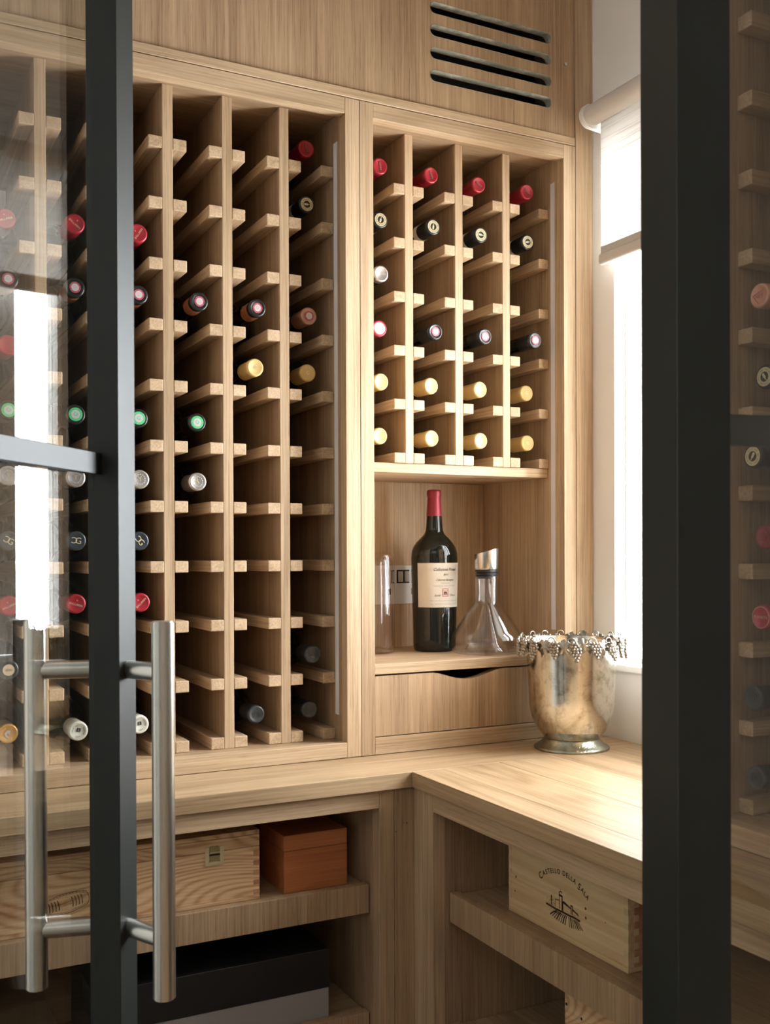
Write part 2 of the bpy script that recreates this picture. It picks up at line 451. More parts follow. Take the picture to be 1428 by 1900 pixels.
for k in range(11):
    z = 0.6851 - 0.1 * k
    slat_at(rk, sl, 0.7698 - 0.01175, z); slat_at(rk, sl, -0.2300 + 0.01175, z)

# ================================================================== RIGHT RACK WITH NICHE
rr = thing('display_rack', 'oak wine rack with six tiers over an open niche and a drawer, beside the window', 'wine rack', (1.03, Yf, -0.3601))
a0, a1 = 0.7985, 1.2663
bx('back_panel', oakp['Z'], rr, a0, a1, Yback, Yback + 0.012, 0.145, 0.79)
bx('niche_back', oak['Z'], rr, 0.8247, 1.2378, 1.9345, 1.946, -0.2185, 0.1448)
bx('top_panel', oakp['X'], rr, 0.8247, 1.2378, 1.6702, Yback, 0.7705, 0.7902)
bx('side_panel', oak['Z'], rr, 1.238, 1.256, 1.6702, Yback, -0.3601, 0.7902)
bx('side_panel', oakp['Z'], rr, 0.806, 0.8244, 1.6702, Yback, -0.3601, 0.7902)
bx('top_rail', oak['X'], rr, 0.8245, 1.2380, Yf, 1.670, 0.7635, 0.7902)
bx('bottom_rail', oak['X'], rr, 0.8245, 1.2380, Yf, 1.670, -0.3601, -0.3302)
bx('stile', oak['Z'], rr, a0, 0.8245, Yf, 1.670, -0.3601, 0.7902)
bx('stile', oak['Z'], rr, 1.238, a1, Yf, 1.670, -0.3601, 0.7902)
bx('shelf', oak['X'], rr, 0.8247, 1.2378, Yd - 0.002, Yback, 0.1450, 0.1628)
bx('niche_floor', oak['X'], rr, 0.8247, 1.2378, Yf + 0.001, 1.9343, -0.2185, -0.2003)
bx('light_strip', ledm, rr, 1.2370, 1.2379, 1.6765, 1.6900, -0.156, 0.7254, 0)
RX = [0.9228, 1.0304, 1.1377]
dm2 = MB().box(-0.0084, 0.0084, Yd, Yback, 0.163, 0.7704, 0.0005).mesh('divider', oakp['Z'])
df2 = MB().box(-0.0084, 0.0084, Yd - 0.006, Yd, 0.163, 0.7704, 0.0006).mesh('divider_edge', oak['Z'])
sr = make_slat(0.0233, 0.0188, Yd - 0.0065, Yback)
for x in RX:
    o = link('divider', dm2, rr); o.location = Vector((x, 0, 0)) - world_loc(rr)
    link('edge_strip', df2, o, local=True)
    for k in range(6):
        z = 0.677 - 0.099 * k
        slat_at(rr, sr, x - 0.0084 - 0.01185, z); slat_at(rr, sr, x + 0.0084 + 0.01185, z)
for k in range(6):
    z = 0.677 - 0.099 * k
    slat_at(rr, sr, 1.2377 - 0.01175, z); slat_at(rr, sr, 0.8248 + 0.01175, z)
# drawer front with a finger scoop
dz0, dz1, dx0, dx1 = -0.3285, -0.2215, 0.8258, 1.2366
pts = [(dx0, dz0), (dx1, dz0), (dx1, dz1)]
for k in range(25):
    t = 1 - 2 * k / 24
    pts.append((1.018 + 0.074 * t, dz1 - 0.0155 * (0.5 + 0.5 * math.cos(PI * t)) ** 0.75))
pts.append((dx0, dz1))
dr = MB()
va = [dr.bm.verts.new((x, 1.6500, z)) for x, z in pts]; vb = [dr.bm.verts.new((x, 1.668, z)) for x, z in pts]
f0 = dr.bm.faces.new(va); f1 = dr.bm.faces.new(vb[::-1])
for i in range(len(pts)): dr.bm.faces.new((va[i], va[(i + 1) % len(pts)], vb[(i + 1) % len(pts)], vb[i]))
bmesh.ops.triangulate(dr.bm, faces=[f0, f1])
drawer = dr.build('drawer', oakp['Z'], rr)
dbx = MB()
dbx.box(0.835, 1.227, 1.6685, 1.92, -0.325, -0.318); dbx.box(0.835, 0.845, 1.6685, 1.92, -0.318, -0.240); dbx.box(1.217, 1.227, 1.6685, 1.92, -0.318, -0.240)
dbx.box(0.845, 1.217, 1.91, 1.92, -0.318, -0.240)
ob = dbx.build('drawer_box', cedar['X'], drawer, local=True)

# ------------------------------------------------------------------ joinery above and beside
struct(bx('trim_1', oak['X'], None, X0, 1.2663, 1.6476, 1.70, 0.7918, 0.8078, 0.0008), 'narrow oak moulding running above both wine racks', 'moulding')
vp = thing('vented_panel', 'wide oak panel with four long vent slots above the racks', 'panel', (0.5, 1.65, 0.8085))
cu = bpy.data.curves.new('outline', 'CURVE'); cu.dimensions = '2D'; cu.fill_mode = 'BOTH'; cu.extrude = 0.009
def spline(pts):
    sp = cu.splines.new('POLY'); sp.points.add(len(pts) - 1); sp.use_cyclic_u = True
    for p, q in zip(sp.points, pts): p.co = (q[0], q[1], 0, 1)
spline([(X0, 0.8085), (1.2668, 0.8085), (1.2668, CZ - 0.001), (X0, CZ - 0.001)])
slots = []
for k in range(4):
    zc = 0.9895 - 0.04115 * k; hh = 0.0108; xa, xb = 0.9425 + hh, 1.2118 - hh
    o_ = [(xb + hh * math.sin(a), zc + hh * math.cos(a)) for a in [PI * i / 12 for i in range(13)]] + \
         [(xa - hh * math.sin(a), zc - hh * math.cos(a)) for a in [PI * i / 12 for i in range(13)]]
    spline(o_); slots.append(o_)
co = bpy.data.objects.new('outline', cu); C.objects.link(co)
me = bpy.data.meshes.new_from_object(co.evaluated_get(bpy.context.evaluated_depsgraph_get()))
bpy.data.objects.remove(co); bpy.data.curves.remove(cu)
me.transform(Matrix.Translation((0, 1.6605, 0)) @ Matrix.Rotation(PI / 2, 4, 'X'))
me.materials.clear(); me.materials.append(oakp['Z'])
link('panel_board', me, vp)
for o_ in slots:
    lb = MB(); n = len(o_)
    r1 = [lb.bm.verts.new((x, 1.6508, z)) for x, z in o_]; r2 = [lb.bm.verts.new((x, 1.6678, z)) for x, z in o_]
    cx = sum(p[0] for p in o_) / n; czz = sum(p[1] for p in o_) / n
    for v in r1 + r2:
        d = Vector((v.co.x - (min(max(v.co.x, 0.9533), 1.201)), 0, v.co.z - czz)).normalized(); v.co -= d * 0.0004
    for i in range(n): lb.bm.faces.new((r1[i], r1[(i + 1) % n], r2[(i + 1) % n], r2[i]))
    lb.build('slot_liner', linerm, vp, smooth=True)
bx('dark_void_sheet', black, vp, 0.90, 1.25, 1.760, 1.765, 0.83, 1.02, 0)  # added black sheet standing in for the dark void behind the slots
MB().tube((1.2447, 1.6485, 0.9475), (1.2447, 1.652, 0.9475), 0.0032, 20).tube((1.2447, 1.6478, 0.9475), (1.2447, 1.6486, 0.9475), 0.0016, 8).build('screw', steelb, vp, smooth=True)
tag(bx('filler_post', oak['Z'], None, 1.2675, 1.3085, Yf, 1.69, -0.3601, CZ - 0.001, 0.0006), 'oak filler post between the racks and the window wall', 'post')

# ================================================================== WORKTOP AND BASE UNITS
zc = -0.361
wt = thing('worktop', 'L-shaped oak worktop of joined boards under the racks and window', 'worktop', (0.8, 1.5, -0.3862))
for y0, y1 in [(1.497, 1.602), (1.602, 1.74), (1.74, 1.90), (1.90, 2.045)]:
    bx('board', oakw['X'], wt, X0, Xw - 0.001, y0, y1 - 0.0001, -0.3862, zc, 0.0005)
for x0, x1 in [(0.816, 0.872), (0.872, 0.985), (0.985, 1.10), (1.10, 1.215), (1.215, Xw - 0.001)]:
    bx('board', oakw['Y'], wt, x0, x1 - 0.0001, 0.60, 1.4968, -0.3862, zc, 0.0005)

Yb, Xb = 1.506, 0.825
bcl = thing('base_cabinet', 'open oak base unit under the left worktop, holding the boxes', 'cabinet', (0.27, Yb, FZ))
bx('top_rail', oak['X'], bcl, -0.23, 0.7600, Yb, Yb + 0.022, -0.4165, -0.3864)
bx('stile', oak['Z'], bcl, 0.7602, 0.7872, Yb, Yb + 0.022, FZ, -0.3864)
bx('stile', oak['Z'], bcl, X0, -0.2302, Yb, Yb + 0.022, FZ, -0.3864)
bx('side_panel', oakp['Z'], bcl, 0.7602, 0.778, Yb + 0.0222, 2.03, FZ, -0.3864)
bx('side_panel', oakp['Z'], bcl, -0.25, -0.2302, Yb + 0.0222, 2.03, FZ, -0.3864)
bx('back_panel', oakp['Z'], bcl, -0.255, 0.778, 2.031, 2.043, FZ, -0.3864)
for zt in (-0.554, -0.7644):
    bx('shelf', oakp['X'], bcl, -0.228, 0.7585, 1.5565, 2.03, zt - 0.020, zt)
    bx('shelf_lip', oakp['Z'], bcl, -0.228, 0.7578, 1.5403, 1.5563, zt - 0.042, zt + 0.0052)
bx('bottom_panel', oakp['X'], bcl, -0.23, 0.760, 1.53, 2.03, -1.18, -1.16)
bx('plinth', oakp['X'], bcl, -0.23, 0.760, 1.56, 1.575, FZ, -1.1802)

bcr = thing('base_cabinet', 'open oak base unit under the window worktop, holding pale wooden crates', 'cabinet', (Xb, 1.0, FZ))
bx('top_rail', oak['Y'], bcr, Xb, Xb + 0.022, 0.63, 1.4448, -0.4165, -0.3864)
bx('stile', oak['Z'], bcr, Xb, Xb + 0.022, 1.445, 1.4717, FZ, -0.3864)
bx('stile', oak['Z'], bcr, Xb, Xb + 0.022, 0.60, 0.6298, FZ, -0.3864)
bx('side_panel', oakp['Z'], bcr, Xb + 0.0222, 1.29, 1.445, 1.463, FZ, -0.3864)
bx('side_panel', oakp['Z'], bcr, Xb + 0.0222, 1.29, 0.61, 0.628, FZ, -0.3864)
bx('back_panel', oakp['Z'], bcr, 1.291, 1.3085, 0.61, 1.463, FZ, -0.3864)
for zt in (-0.554, -0.7644):
    bx('shelf', oakp['Y'], bcr, 0.8715, 1.290, 0.63, 1.4435, zt - 0.020, zt)
    bx('shelf_lip', oakp['Z'], bcr, 0.855, 0.8712, 0.63, 1.4428, zt - 0.043, zt + 0.0052)
bx('bottom_panel', oakp['Y'], bcr, 0.85, 1.29, 0.63, 1.4445, -1.18, -1.16)
bx('plinth', oakp['Y'], bcr, 0.87, 0.885, 0.63, 1.4445, FZ, -1.1802)

cp = thing('corner_filler', 'two vertical oak filler boards in the inner corner below the worktop', 'filler', (0.80, 1.5, FZ))
fb = bx('board', oakp['Z'], cp, 0.7880, 0.8250, Yb, Yb + 0.02, FZ, -0.3864)
bx('board', oak['Z'], cp, Xb, Xb + 0.022, 1.4722, Yb + 0.02, FZ, -0.3864)
for (px, pz, pr) in [(0.8105, -0.4462, 0.0016), (0.8055, -0.4452, 0.0009), (0.7905, -0.458, 0.0013)]:
    MB().tube((px, Yb - 0.0003, pz), (px, Yb + 0.001, pz), pr, 14).build('knot', knotm, fb, local=True)

# ================================================================== RACK BESIDE THE DOOR (right, facing left)
Xf2, Xs2 = 0.952, 1.006
r3 = thing('wine_rack', 'tall oak wine rack seen through the right-hand glass panel', 'wine rack', (Xf2, 0.83, -0.3601))
bx('back_panel', oakp['Z'], r3, 1.3035, 1.3085, 0.655, 1.004, -0.3601, 1.0)
bx('side_panel', oakp['Z'], r3, Xf2 + 0.0222, 1.2968, 0.977, 0.995, -0.3601, 1.0)
bx('side_panel', oakp['Z'], r3, Xf2 + 0.0222, 1.2968, 0.664, 0.682, -0.3601, 1.0)
bx('stile', oak['Z'], r3, Xf2, Xf2 + 0.022, 0.977, 1.004, -0.3601, 1.0)
bx('stile', oak['Z'], r3, Xf2, Xf2 + 0.022, 0.655, 0.682, -0.3601, 1.0)
bx('bottom_rail', oak['Y'], r3, Xf2, Xf2 + 0.022, 0.6822, 0.9768, -0.3601, -0.3338)
bx('bottom_panel', oakp['Y'], r3, Xf2 + 0.0222, 1.2968, 0.6822, 0.9768, -0.3601, -0.3345)
bx('top_rail', oak['Y'], r3, Xf2, Xf2 + 0.022, 0.6822, 0.9768, 0.7625, 1.0)
bx('top_panel', oakp['Y'], r3, Xf2 + 0.0222, 1.2968, 0.6822, 0.9768, 0.7725, 0.79)
oaksx = wood('oak_slat_x', 'X', (0.27, 0.165, 0.085), (0.60, 0.43, 0.265), vary=0.08, ring=0.16, ringscale=16, rough=0.55)
sx = MB().box(Xs2, 1.2966, -0.0118, 0.0118, -0.0193, 0, 0.0014, 2).mesh('slat', oaksx)
d3 = MB().box(Xs2, 1.2966, -0.0088, 0.0088, -0.3344, 0.7724, 0.0005).mesh('divider', oakp['Z'])
for y in (0.8787, 0.7804):
    o = link('divider', d3, r3); o.location = Vector((0, y, 0)) - world_loc(r3)
for k in range(11):
    z = 0.676 - 0.09908 * k
    for y in (0.9768 - 0.012, 0.8787 + 0.0208, 0.8787 - 0.0208, 0.7804 + 0.0208, 0.7804 - 0.0208, 0.6822 + 0.012):
        o = link('slat', sx, r3); o.location = Vector((0, y, z)) - world_loc(r3)

# ================================================================== BOTTLES
CAP = {}
def capm(name, col, rough=0.32, metal=0.25, vary=0.06):
    if name not in CAP: CAP[name] = simple('capsule_' + name, col, rough, metal=metal, vary=vary, vscale=160, coat=0.25)
    return CAP[name]
RED = capm('red', (0.36, 0.018, 0.030)); YEL = capm('yellow', (0.66, 0.46, 0.175), 0.5, 0.05)
BLK = capm('black', (0.012, 0.013, 0.014), 0.3, 0.1); SLV = capm('silver', (0.62, 0.58, 0.55), 0.28, 0.8, 0.25)
WHT = capm('white', (0.66, 0.64, 0.54), 0.45, 0.0); GLD = capm('gold', (0.80, 0.46, 0.14), 0.32, 0.6)
GRY = capm('charcoal', (0.035, 0.04, 0.042), 0.42, 0.2); RSE = capm('rose', (0.62, 0.30, 0.20), 0.4, 0.2)
BLU = capm('slate', (0.045, 0.055, 0.065), 0.2, 0.3); MAR = capm('maroon', (0.40, 0.03, 0.06), 0.3, 0.2)
BRN = capm('brown', (0.36, 0.135, 0.065), 0.35, 0.2); WIN = capm('wine', (0.22, 0.02, 0.03), 0.35, 0.2)
TAN = capm('tan', (0.46, 0.25, 0.17), 0.4, 0.2)
cork = simple('cork_disc', (0.62, 0.48, 0.30), 0.7, vary=0.1, vscale=500)
sv = simple('seal_white', (0.58, 0.57, 0.56), 0.35, metal=0.2, vary=0.12, vscale=900)
gr = simple('seal_green', (0.08, 0.50, 0.17), 0.4, vary=0.03)
mr = simple('seal_maroon', (0.40, 0.05, 0.08), 0.4, vary=0.05)
pinkm = simple('seal_pink', (0.75, 0.35, 0.38), 0.4, vary=0.05)
sage = simple('seal_sage', (0.42, 0.58, 0.50), 0.4, vary=0.05)
goldp = simple('gold_print', (0.66, 0.57, 0.36), 0.35, metal=0.3, vary=0.1, vscale=900)
darkp = simple('dark_print', (0.10, 0.03, 0.03), 0.5)

def disc(parent, name, mat, r0, r1, y, seg=28):
    b_ = MB(); a = [b_.bm.verts.new((r1 * math.cos(2 * PI * i / seg), y, r1 * math.sin(2 * PI * i / seg))) for i in range(seg)]
    y2 = y + 0.0006
    if r0 <= 0:
        b_.bm.faces.new(a)
        c_ = [b_.bm.verts.new((v.co.x, y2, v.co.z)) for v in a]
        for i in range(seg): b_.bm.faces.new((a[i], a[(i + 1) % seg], c_[(i + 1) % seg], c_[i]))
    else:
        c_ = [b_.bm.verts.new((r0 * math.cos(2 * PI * i / seg), y, r0 * math.sin(2 * PI * i / seg))) for i in range(seg)]
        for i in range(seg): b_.bm.faces.new((a[i], a[(i + 1) % seg], c_[(i + 1) % seg], c_[i]))
        d_ = [b_.bm.verts.new((v.co.x, y2, v.co.z)) for v in a]
        for i in range(seg): b_.bm.faces.new((a[i], a[(i + 1) % seg], d_[(i + 1) % seg], d_[i]))
    return b_.build(name, mat, parent, local=True)

def word(parent, body, size, mat, y, dz=0.0, shear=0.0, name='lettering', stretch=1.0, dx=0.0):
    b_ = bmesh.new(); add_bm(b_, text_bm(body, size, shear), lambda c: Vector((c.x * stretch + dx, y, c.y + dz)))
    me = bpy.data.meshes.new(name); b_.to_mesh(me); b_.free(); me.materials.append(mat)
    return link(name, me, parent, local=True)

def ring_word(parent, body, size, rad, mat, y, start=PI * 0.75, span=2 * PI, name='lettering'):
    b_ = bmesh.new(); n = len(body)
    for i, ch in enumerate(body):
        if ch == ' ': continue
        a = start - span * i / n; t = a - PI / 2
        ct, st = math.cos(t), math.sin(t)
        add_bm(b_, text_bm(ch, size), lambda c: Vector((rad * math.cos(a) + c.x * ct - c.y * st, y, rad * math.sin(a) + c.x * st + c.y * ct)))
    me = bpy.data.meshes.new(name); b_.to_mesh(me); b_.free(); me.materials.append(mat)
    return link(name, me, parent, local=True)

def shape(parent, pts, mat, y, name='emblem', sc=1.0, ox=0, oz=0):
    b_ = MB(); b_.poly([(ox + sc * p[0], y, oz + sc * p[1]) for p in pts])
    bmesh.ops.triangulate(b_.bm, faces=b_.bm.faces[:])
    return b_.build(name, mat, parent, local=True)

GLASS_ME = MB().lathe([(0.0142, 0.004), (0.0142, 0.070), (0.0148, 0.085), (0.018, 0.098), (0.0265, 0.112), (0.0335, 0.126), (0.0365, 0.142), (0.0372, 0.16), (0.0372, 0.283), (0.0350, 0.2925), (0.030, 0.295), (0, 0.288)], 40, axis='Y').mesh('glass_body', wine_glass, True, 0.9)
def label_me(y0, y1, r, a0, a1, mat, seg=28):
    b_ = MB(); A = []; B = []
    for i in range(seg + 1):
        a = a0 + (a1 - a0) * i / seg
        A.append(b_.bm.verts.new((r * math.cos(a), y0, r * math.sin(a)))); B.append(b_.bm.verts.new((r * math.cos(a), y1, r * math.sin(a))))
    for i in range(seg): b_.bm.faces.new((A[i], A[i + 1], B[i + 1], B[i]))
    return b_.mesh('paper_label', mat, True)
LABEL_ME = label_me(0.172, 0.255, 0.0375, 0.2, PI - 0.2, paper_shaded)
def capsule_me(mat, length, neck=None):
    p = [(0, 0.0006), (0.0112, 0.0006), (0.0122, 0.0), (0.0138, 0.0002), (0.0151, 0.0016), (0.0155, 0.0035), (0.0155, 0.0105), (0.0149, 0.0125), (0.0146, 0.0135), (0.0148, length)]
    return MB().lathe(p, 40, axis='Y').mesh('capsule', mat, True, 0.9)
def band_me(mat, y0, y1, r=0.01495): return MB().lathe([(r - 0.0003, y0), (r, y0), (r, y1), (r - 0.0003, y1)], 36, axis='Y').mesh('neck_band', mat, True, 0.9)

PROTO = {}
def bottle_proto(kind):
    r = thing('wine_bottle', '', 'bottle', (0, 0, 0))
    link('glass_body', GLASS_ME, r, local=True)
    lab = link('paper_label', LABEL_ME, r, local=True)
    spec = {'ballarin': (RED, 0.052), 'crest': (BLK, 0.016), 'green': (BLK, 0.050), 'silver': (SLV, 0.050), 'monogram': (BLU, 0.050),
            'white': (WHT, 0.050), 'horse': (GLD, 0.050), 'vintage': (BLU, 0.050), 'merry': (RED, 0.052), 'patria': (SLV, 0.016), 'maroonseal': (MAR, 0.05),
            'blackgold': (BLK, 0.040), 'yellow': (YEL, 0.052), 'charcoal': (GRY, 0.048), 'rose': (RSE, 0.016), 'wine': (WIN, 0.05), 'planeta': (MAR, 0.016), 'red': (RED, 0.05),
            'blackcrest': (BLK, 0.045), 'tancrest': (TAN, 0.05)}[kind]
    cp_ = link('capsule', capsule_me(spec[0], spec[1]), r, local=True)
    e = 0.0002
    if kind == 'ballarin':
        word(cp_, 'BALLARIN', 0.0048, goldp, -0.0001, -0.001)
        word(cp_, 'b', 0.004, goldp, -0.0001, 0.006)
    elif kind in ('crest', 'blackcrest', 'tancrest'):
        disc(cp_, 'seal', mr, 0, 0.0088, e - 0.0004); disc(cp_, 'seal_centre', sv, 0, 0.0060, e - 0.0007)
        ring_word(cp_, 'CHIANTI CLASSICO ', 0.0022, 0.0074, sv, e - 0.0008)
        word(cp_, 'G', 0.008, pinkm, e - 0.0010)
        if kind == 'crest': link('neck_band', band_me(BRN, 0.016, 0.046), r, local=True)
    elif kind == 'green':
        disc(cp_, 'seal', gr, 0, 0.0108, e - 0.0004); disc(cp_, 'seal_centre', sv, 0, 0.0070, e - 0.0007)
        ring_word(cp_, 'MIS EN BOUTEILLE ', 0.0024, 0.0089, sv, e - 0.0008)
        word(cp_, 'G', 0.009, gr, e - 0.0010)
        link('neck_band', band_me(WIN, 0.050, 0.052), r, local=True)
    elif kind == 'silver':
        for k in range(14):
            a = 2 * PI * k / 14
            pts_ = [(0.0082 * math.cos(a + q * 0.2) * (1 + w * 0.13), 0.0082 * math.sin(a + q * 0.2) * (1 + w * 0.13)) for q, w in ((-1, 0), (0, 1), (1, 0), (0, -1))]
            shape(cp_, pts_, sv, e - 0.0003, 'wreath_leaf')
        word(cp_, 'Y', 0.011, goldp, e - 0.0004)
    elif kind == 'monogram':
        word(cp_, 'C', 0.014, goldp, e - 0.0003, dx=-0.0032, stretch=-1.0); word(cp_, 'G', 0.014, goldp, e - 0.0004, dx=0.003)
    elif kind == 'white':
        shape(cp_, [(-0.003, -0.001), (0.003, -0.001), (0.003, 0.005), (-0.003, 0.005)], ink, e - 0.0003, 'square_mark')
        word(cp_, 'L', 0.006, sv, e - 0.0005, 0.002)
        ring_word(cp_, 'LUCCI - TOSCANA - LUCCI - ITALIA ', 0.0032, 0.0090, ink, e - 0.0003)
    elif kind == 'horse':
        shape(cp_, [(-0.005, -0.005), (-0.0035, -0.0055), (-0.003, 0.0), (0.000, 0.0015), (0.0005, -0.0045), (0.002, -0.0035), (0.0018, 0.000), (0.0045, -0.001), (0.006, 0.001), (0.003, 0.0045), (-0.003, 0.0045), (-0.0055, 0.001)], sv, e - 0.0003, 'horse_emblem')
        ring_word(cp_, 'TOSCANA - ITALIA - VINO - ROSSO ', 0.0028, 0.0092, sv, e - 0.0003)
    elif kind == 'vintage':
        disc(cp_, 'cork_disc', cork, 0, 0.0088, e - 0.0004); word(cp_, '2020', 0.0052, ink, e - 0.0008)
    elif kind == 'merry':
        shape(cp_, [(-0.0085, -0.0025), (0.0085, -0.0025), (0.0085, 0.0025), (-0.0085, 0.0025)], darkp, e - 0.0002, 'tab_mark')
        word(cp_, 'MERRY', 0.0048, simple('red_letters', (0.62, 0.10, 0.10), 0.4) if 'red_letters' not in bpy.data.materials else bpy.data.materials['red_letters'], e - 0.0006)
        link('neck_band', band_me(paper, 0.055, 0.068, 0.0155), r, local=True)
    elif kind == 'patria':
        word(cp_, 'PATRIA', 0.0058, sv, e - 0.0004, 0.001)
    elif kind == 'maroonseal':
        disc(cp_, 'seal', sage, 0, 0.0112, e - 0.0004); disc(cp_, 'seal_centre', sv, 0, 0.0082, e - 0.0007)
        ring_word(cp_, 'CHIANTI CLASSICO ', 0.0022, 0.0097, sv, e - 0.0008); word(cp_, 'G', 0.010, sage, e - 0.0009)
    elif kind == 'blackgold':
        disc(cp_, 'seal_ring', goldp, 0.0064, 0.0118, e - 0.0003)
        ring_word(cp_, 'BOLGHERI SUPERIORE ROSSO DOC ', 0.0030, 0.0090, ink, e - 0.0005)
        shape(cp_, [(-0.005, -0.0017), (0.0012, -0.0017), (0.0025, -0.0006), (0.0055, -0.0006), (0.0055, 0.0006), (0.0025, 0.0006), (0.0012, 0.0017), (-0.005, 0.0017)], goldp, e - 0.0003, 'bottle_emblem')
        link('neck_band', band_me(paper, 0.040, 0.054, 0.0155), r, local=True)
    elif kind == 'yellow':
        word(cp_, 'G', 0.009, brass, e - 0.0003)
        ring_word(cp_, 'BOLGHERI ', 0.0022, 0.0085, brass, e - 0.0003, span=PI)
        # small dark letters printed round the foot of the capsule
        b_ = bmesh.new(); body = 'GUADO * TOSCANA * '
        for i, ch in enumerate(body):
            if ch == ' ': continue
            th = 2 * PI * i / len(body)
            def wrap(c, th=th):
                a = th + c.x / 0.015; return Vector((0.01505 * math.cos(a), 0.045 - c.y, 0.01505 * math.sin(a)))
            add_bm(b_, text_bm(ch, 0.0058), wrap)
        me_ = bpy.data.meshes.new('lettering'); b_.to_mesh(me_); b_.free(); me_.materials.append(ink)
        link('lettering', me_, cp_, local=True)
    elif kind == 'charcoal':
        for rr_ in (0.004, 0.007): disc(cp_, 'embossed_ring', GRY, rr_ - 0.0008, rr_, e - 0.0005)
    elif kind == 'rose':
        b_ = MB().tube((-0.010, 0.0, 0.001), (0.007, 0.0, 0.006), 0.0004, 6).tube((-0.010, 0.0, 0.001), (-0.001, 0.0, -0.010), 0.0004, 6)
        b_.build('line_emblem', mr, cp_, local=True)
        word(cp_, 'NET', 0.007, mr, -0.0002, -0.001)
        link('neck_band', band_me(BRN, 0.016, 0.05), r, local=True)
    elif kind == 'planeta':
        word(cp_, 'PLANETA', 0.0052, goldp, -0.0001); disc(cp_, 'gold_ring', goldp, 0.0128, 0.0134, -0.0002)
        link('neck_band', band_me(WIN, 0.016, 0.05), r, local=True)
    elif kind == 'wine':
        disc(cp_, 'embossed_ring', MAR, 0.006, 0.0072, e - 0.0005)
    return r

def place_bottle(kind, x, y, z, label, group, rotz=0.0, roll=0.0):
    if kind not in PROTO: PROTO[kind] = bottle_proto(kind); o = PROTO[kind]
    else: o = copy_tree(PROTO[kind])
    o.location = (x, y, z); o.rotation_euler = (0, roll, rotz)
    o['label'] = label; o['group'] = group; o['category'] = 'bottle'
    return o
ROWN = ['top', 'second', 'third', 'fourth', 'fifth', 'sixth', 'seventh', 'eighth', 'ninth', 'tenth', 'bottom']
DESC = {'ballarin': 'bottle with bright red gold-lettered capsule', 'crest': 'bottle with brown neck and maroon seal', 'green': 'bottle with round green cap seal',
        'silver': 'bottle with silver capsule and wreath', 'monogram': 'bottle with dark cap and gold monogram', 'white': 'bottle with cream black-square capsule',
        'horse': 'bottle with orange-gold capsule and silver horse', 'vintage': 'dark bottle with pale disc reading 2020', 'merry': 'bottle with deep red capsule and dark tab',
        'patria': 'bottle with silver-grey screw cap', 'maroonseal': 'bottle with maroon cap and white-green seal', 'blackgold': 'bottle with black capsule and gold ring seal',
        'yellow': 'bottle with yellow-gold capsule', 'charcoal': 'bottle with plain charcoal capsule', 'rose': 'bottle with rose-coloured cap and line drawing',
        'wine': 'bottle with plain wine-red capsule', 'planeta': 'red-capped bottle with gold ring', 'red': 'bottle with plain red capsule',
        'blackcrest': 'bottle with black capsule and small pink seal', 'tancrest': 'bottle with tan capsule and maroon seal'}
LC = {'A': 0.2171, 'B': 0.3182, 'C': 0.4194, 'D': 0.5212, 'E': 0.6241, 'F': 0.7270}
COLN = {'F': 'column nearest centre stile', 'E': 'second column left of centre stile', 'D': 'third column left of centre stile', 'C': 'column just right of black stile',
        'B': 'column just left of black stile', 'A': 'leftmost column behind the glass'}
LB = [('A', 2, 'ballarin', 1.7071), ('A', 3, 'crest', 1.680), ('A', 4, 'red', 1.6846), ('A', 5, 'green', 1.6828), ('A', 6, 'silver', 1.690), ('A', 7, 'monogram', 1.690), ('A', 8, 'ballarin', 1.690), ('A', 9, 'vintage', 1.70), ('A', 10, 'horse', 1.7096),
      ('B', 2, 'ballarin', 1.6858), ('B', 3, 'crest', 1.6882), ('B', 5, 'green', 1.6895), ('B', 6, 'silver', 1.690), ('B', 7, 'monogram', 1.688), ('B', 8, 'ballarin', 1.693), ('B', 10, 'white', 1.6809),
      ('C', 2, 'ballarin', 1.6917), ('C', 3, 'crest', 1.690), ('C', 5, 'green', 1.694), ('C', 6, 'silver', 1.687), ('C', 7, 'monogram', 1.692), ('C', 8, 'ballarin', 1.687), ('C', 10, 'white', 1.698),
      ('D', 3, 'crest', 1.6912), ('D', 5, 'green', 1.7065), ('D', 6, 'silver', 1.705),
      ('E', 3, 'crest', 1.6926), ('E', 4, 'yellow', 1.7047), ('E', 10, 'charcoal', 1.7067),
      ('F', 0, 'merry', 1.7186), ('F', 1, 'blackgold', 1.7172), ('F', 3, 'tancrest', 1.7094), ('F', 4, 'yellow', 1.7154), ('F', 9, 'charcoal', 1.6962), ('F', 10, 'charcoal', 1.7141)]
ROLL = {('D', 3): 0.1, ('E', 3): -0.7, ('F', 0): 1.25, ('F', 1): -0.1, ('B', 8): 0.3, ('B', 2): 0.7, ('C', 8): -0.8, ('C', 2): -1.0, ('A', 8): -0.4, ('B', 10): 0.25, ('C', 10): -0.1, ('A', 7): 0.5, ('B', 7): 0.1}
for c, rw, kind, y in LB:
    place_bottle(kind, LC[c], y, 0.6851 - 0.1 * rw + 0.0332, '%s, %s tier, %s' % (DESC[kind], ROWN[rw], COLN[c]), 'bottles in the tall left rack', roll=ROLL.get((c, rw), random.uniform(-0.9, 0.9)))
RC = {'a': 0.870, 'b': 0.9768, 'c': 1.0840, 'd': 1.1920}
RN = {'a': 'first column of the niche rack', 'b': 'second column of the niche rack', 'c': 'third column of the niche rack', 'd': 'column nearest the window'}
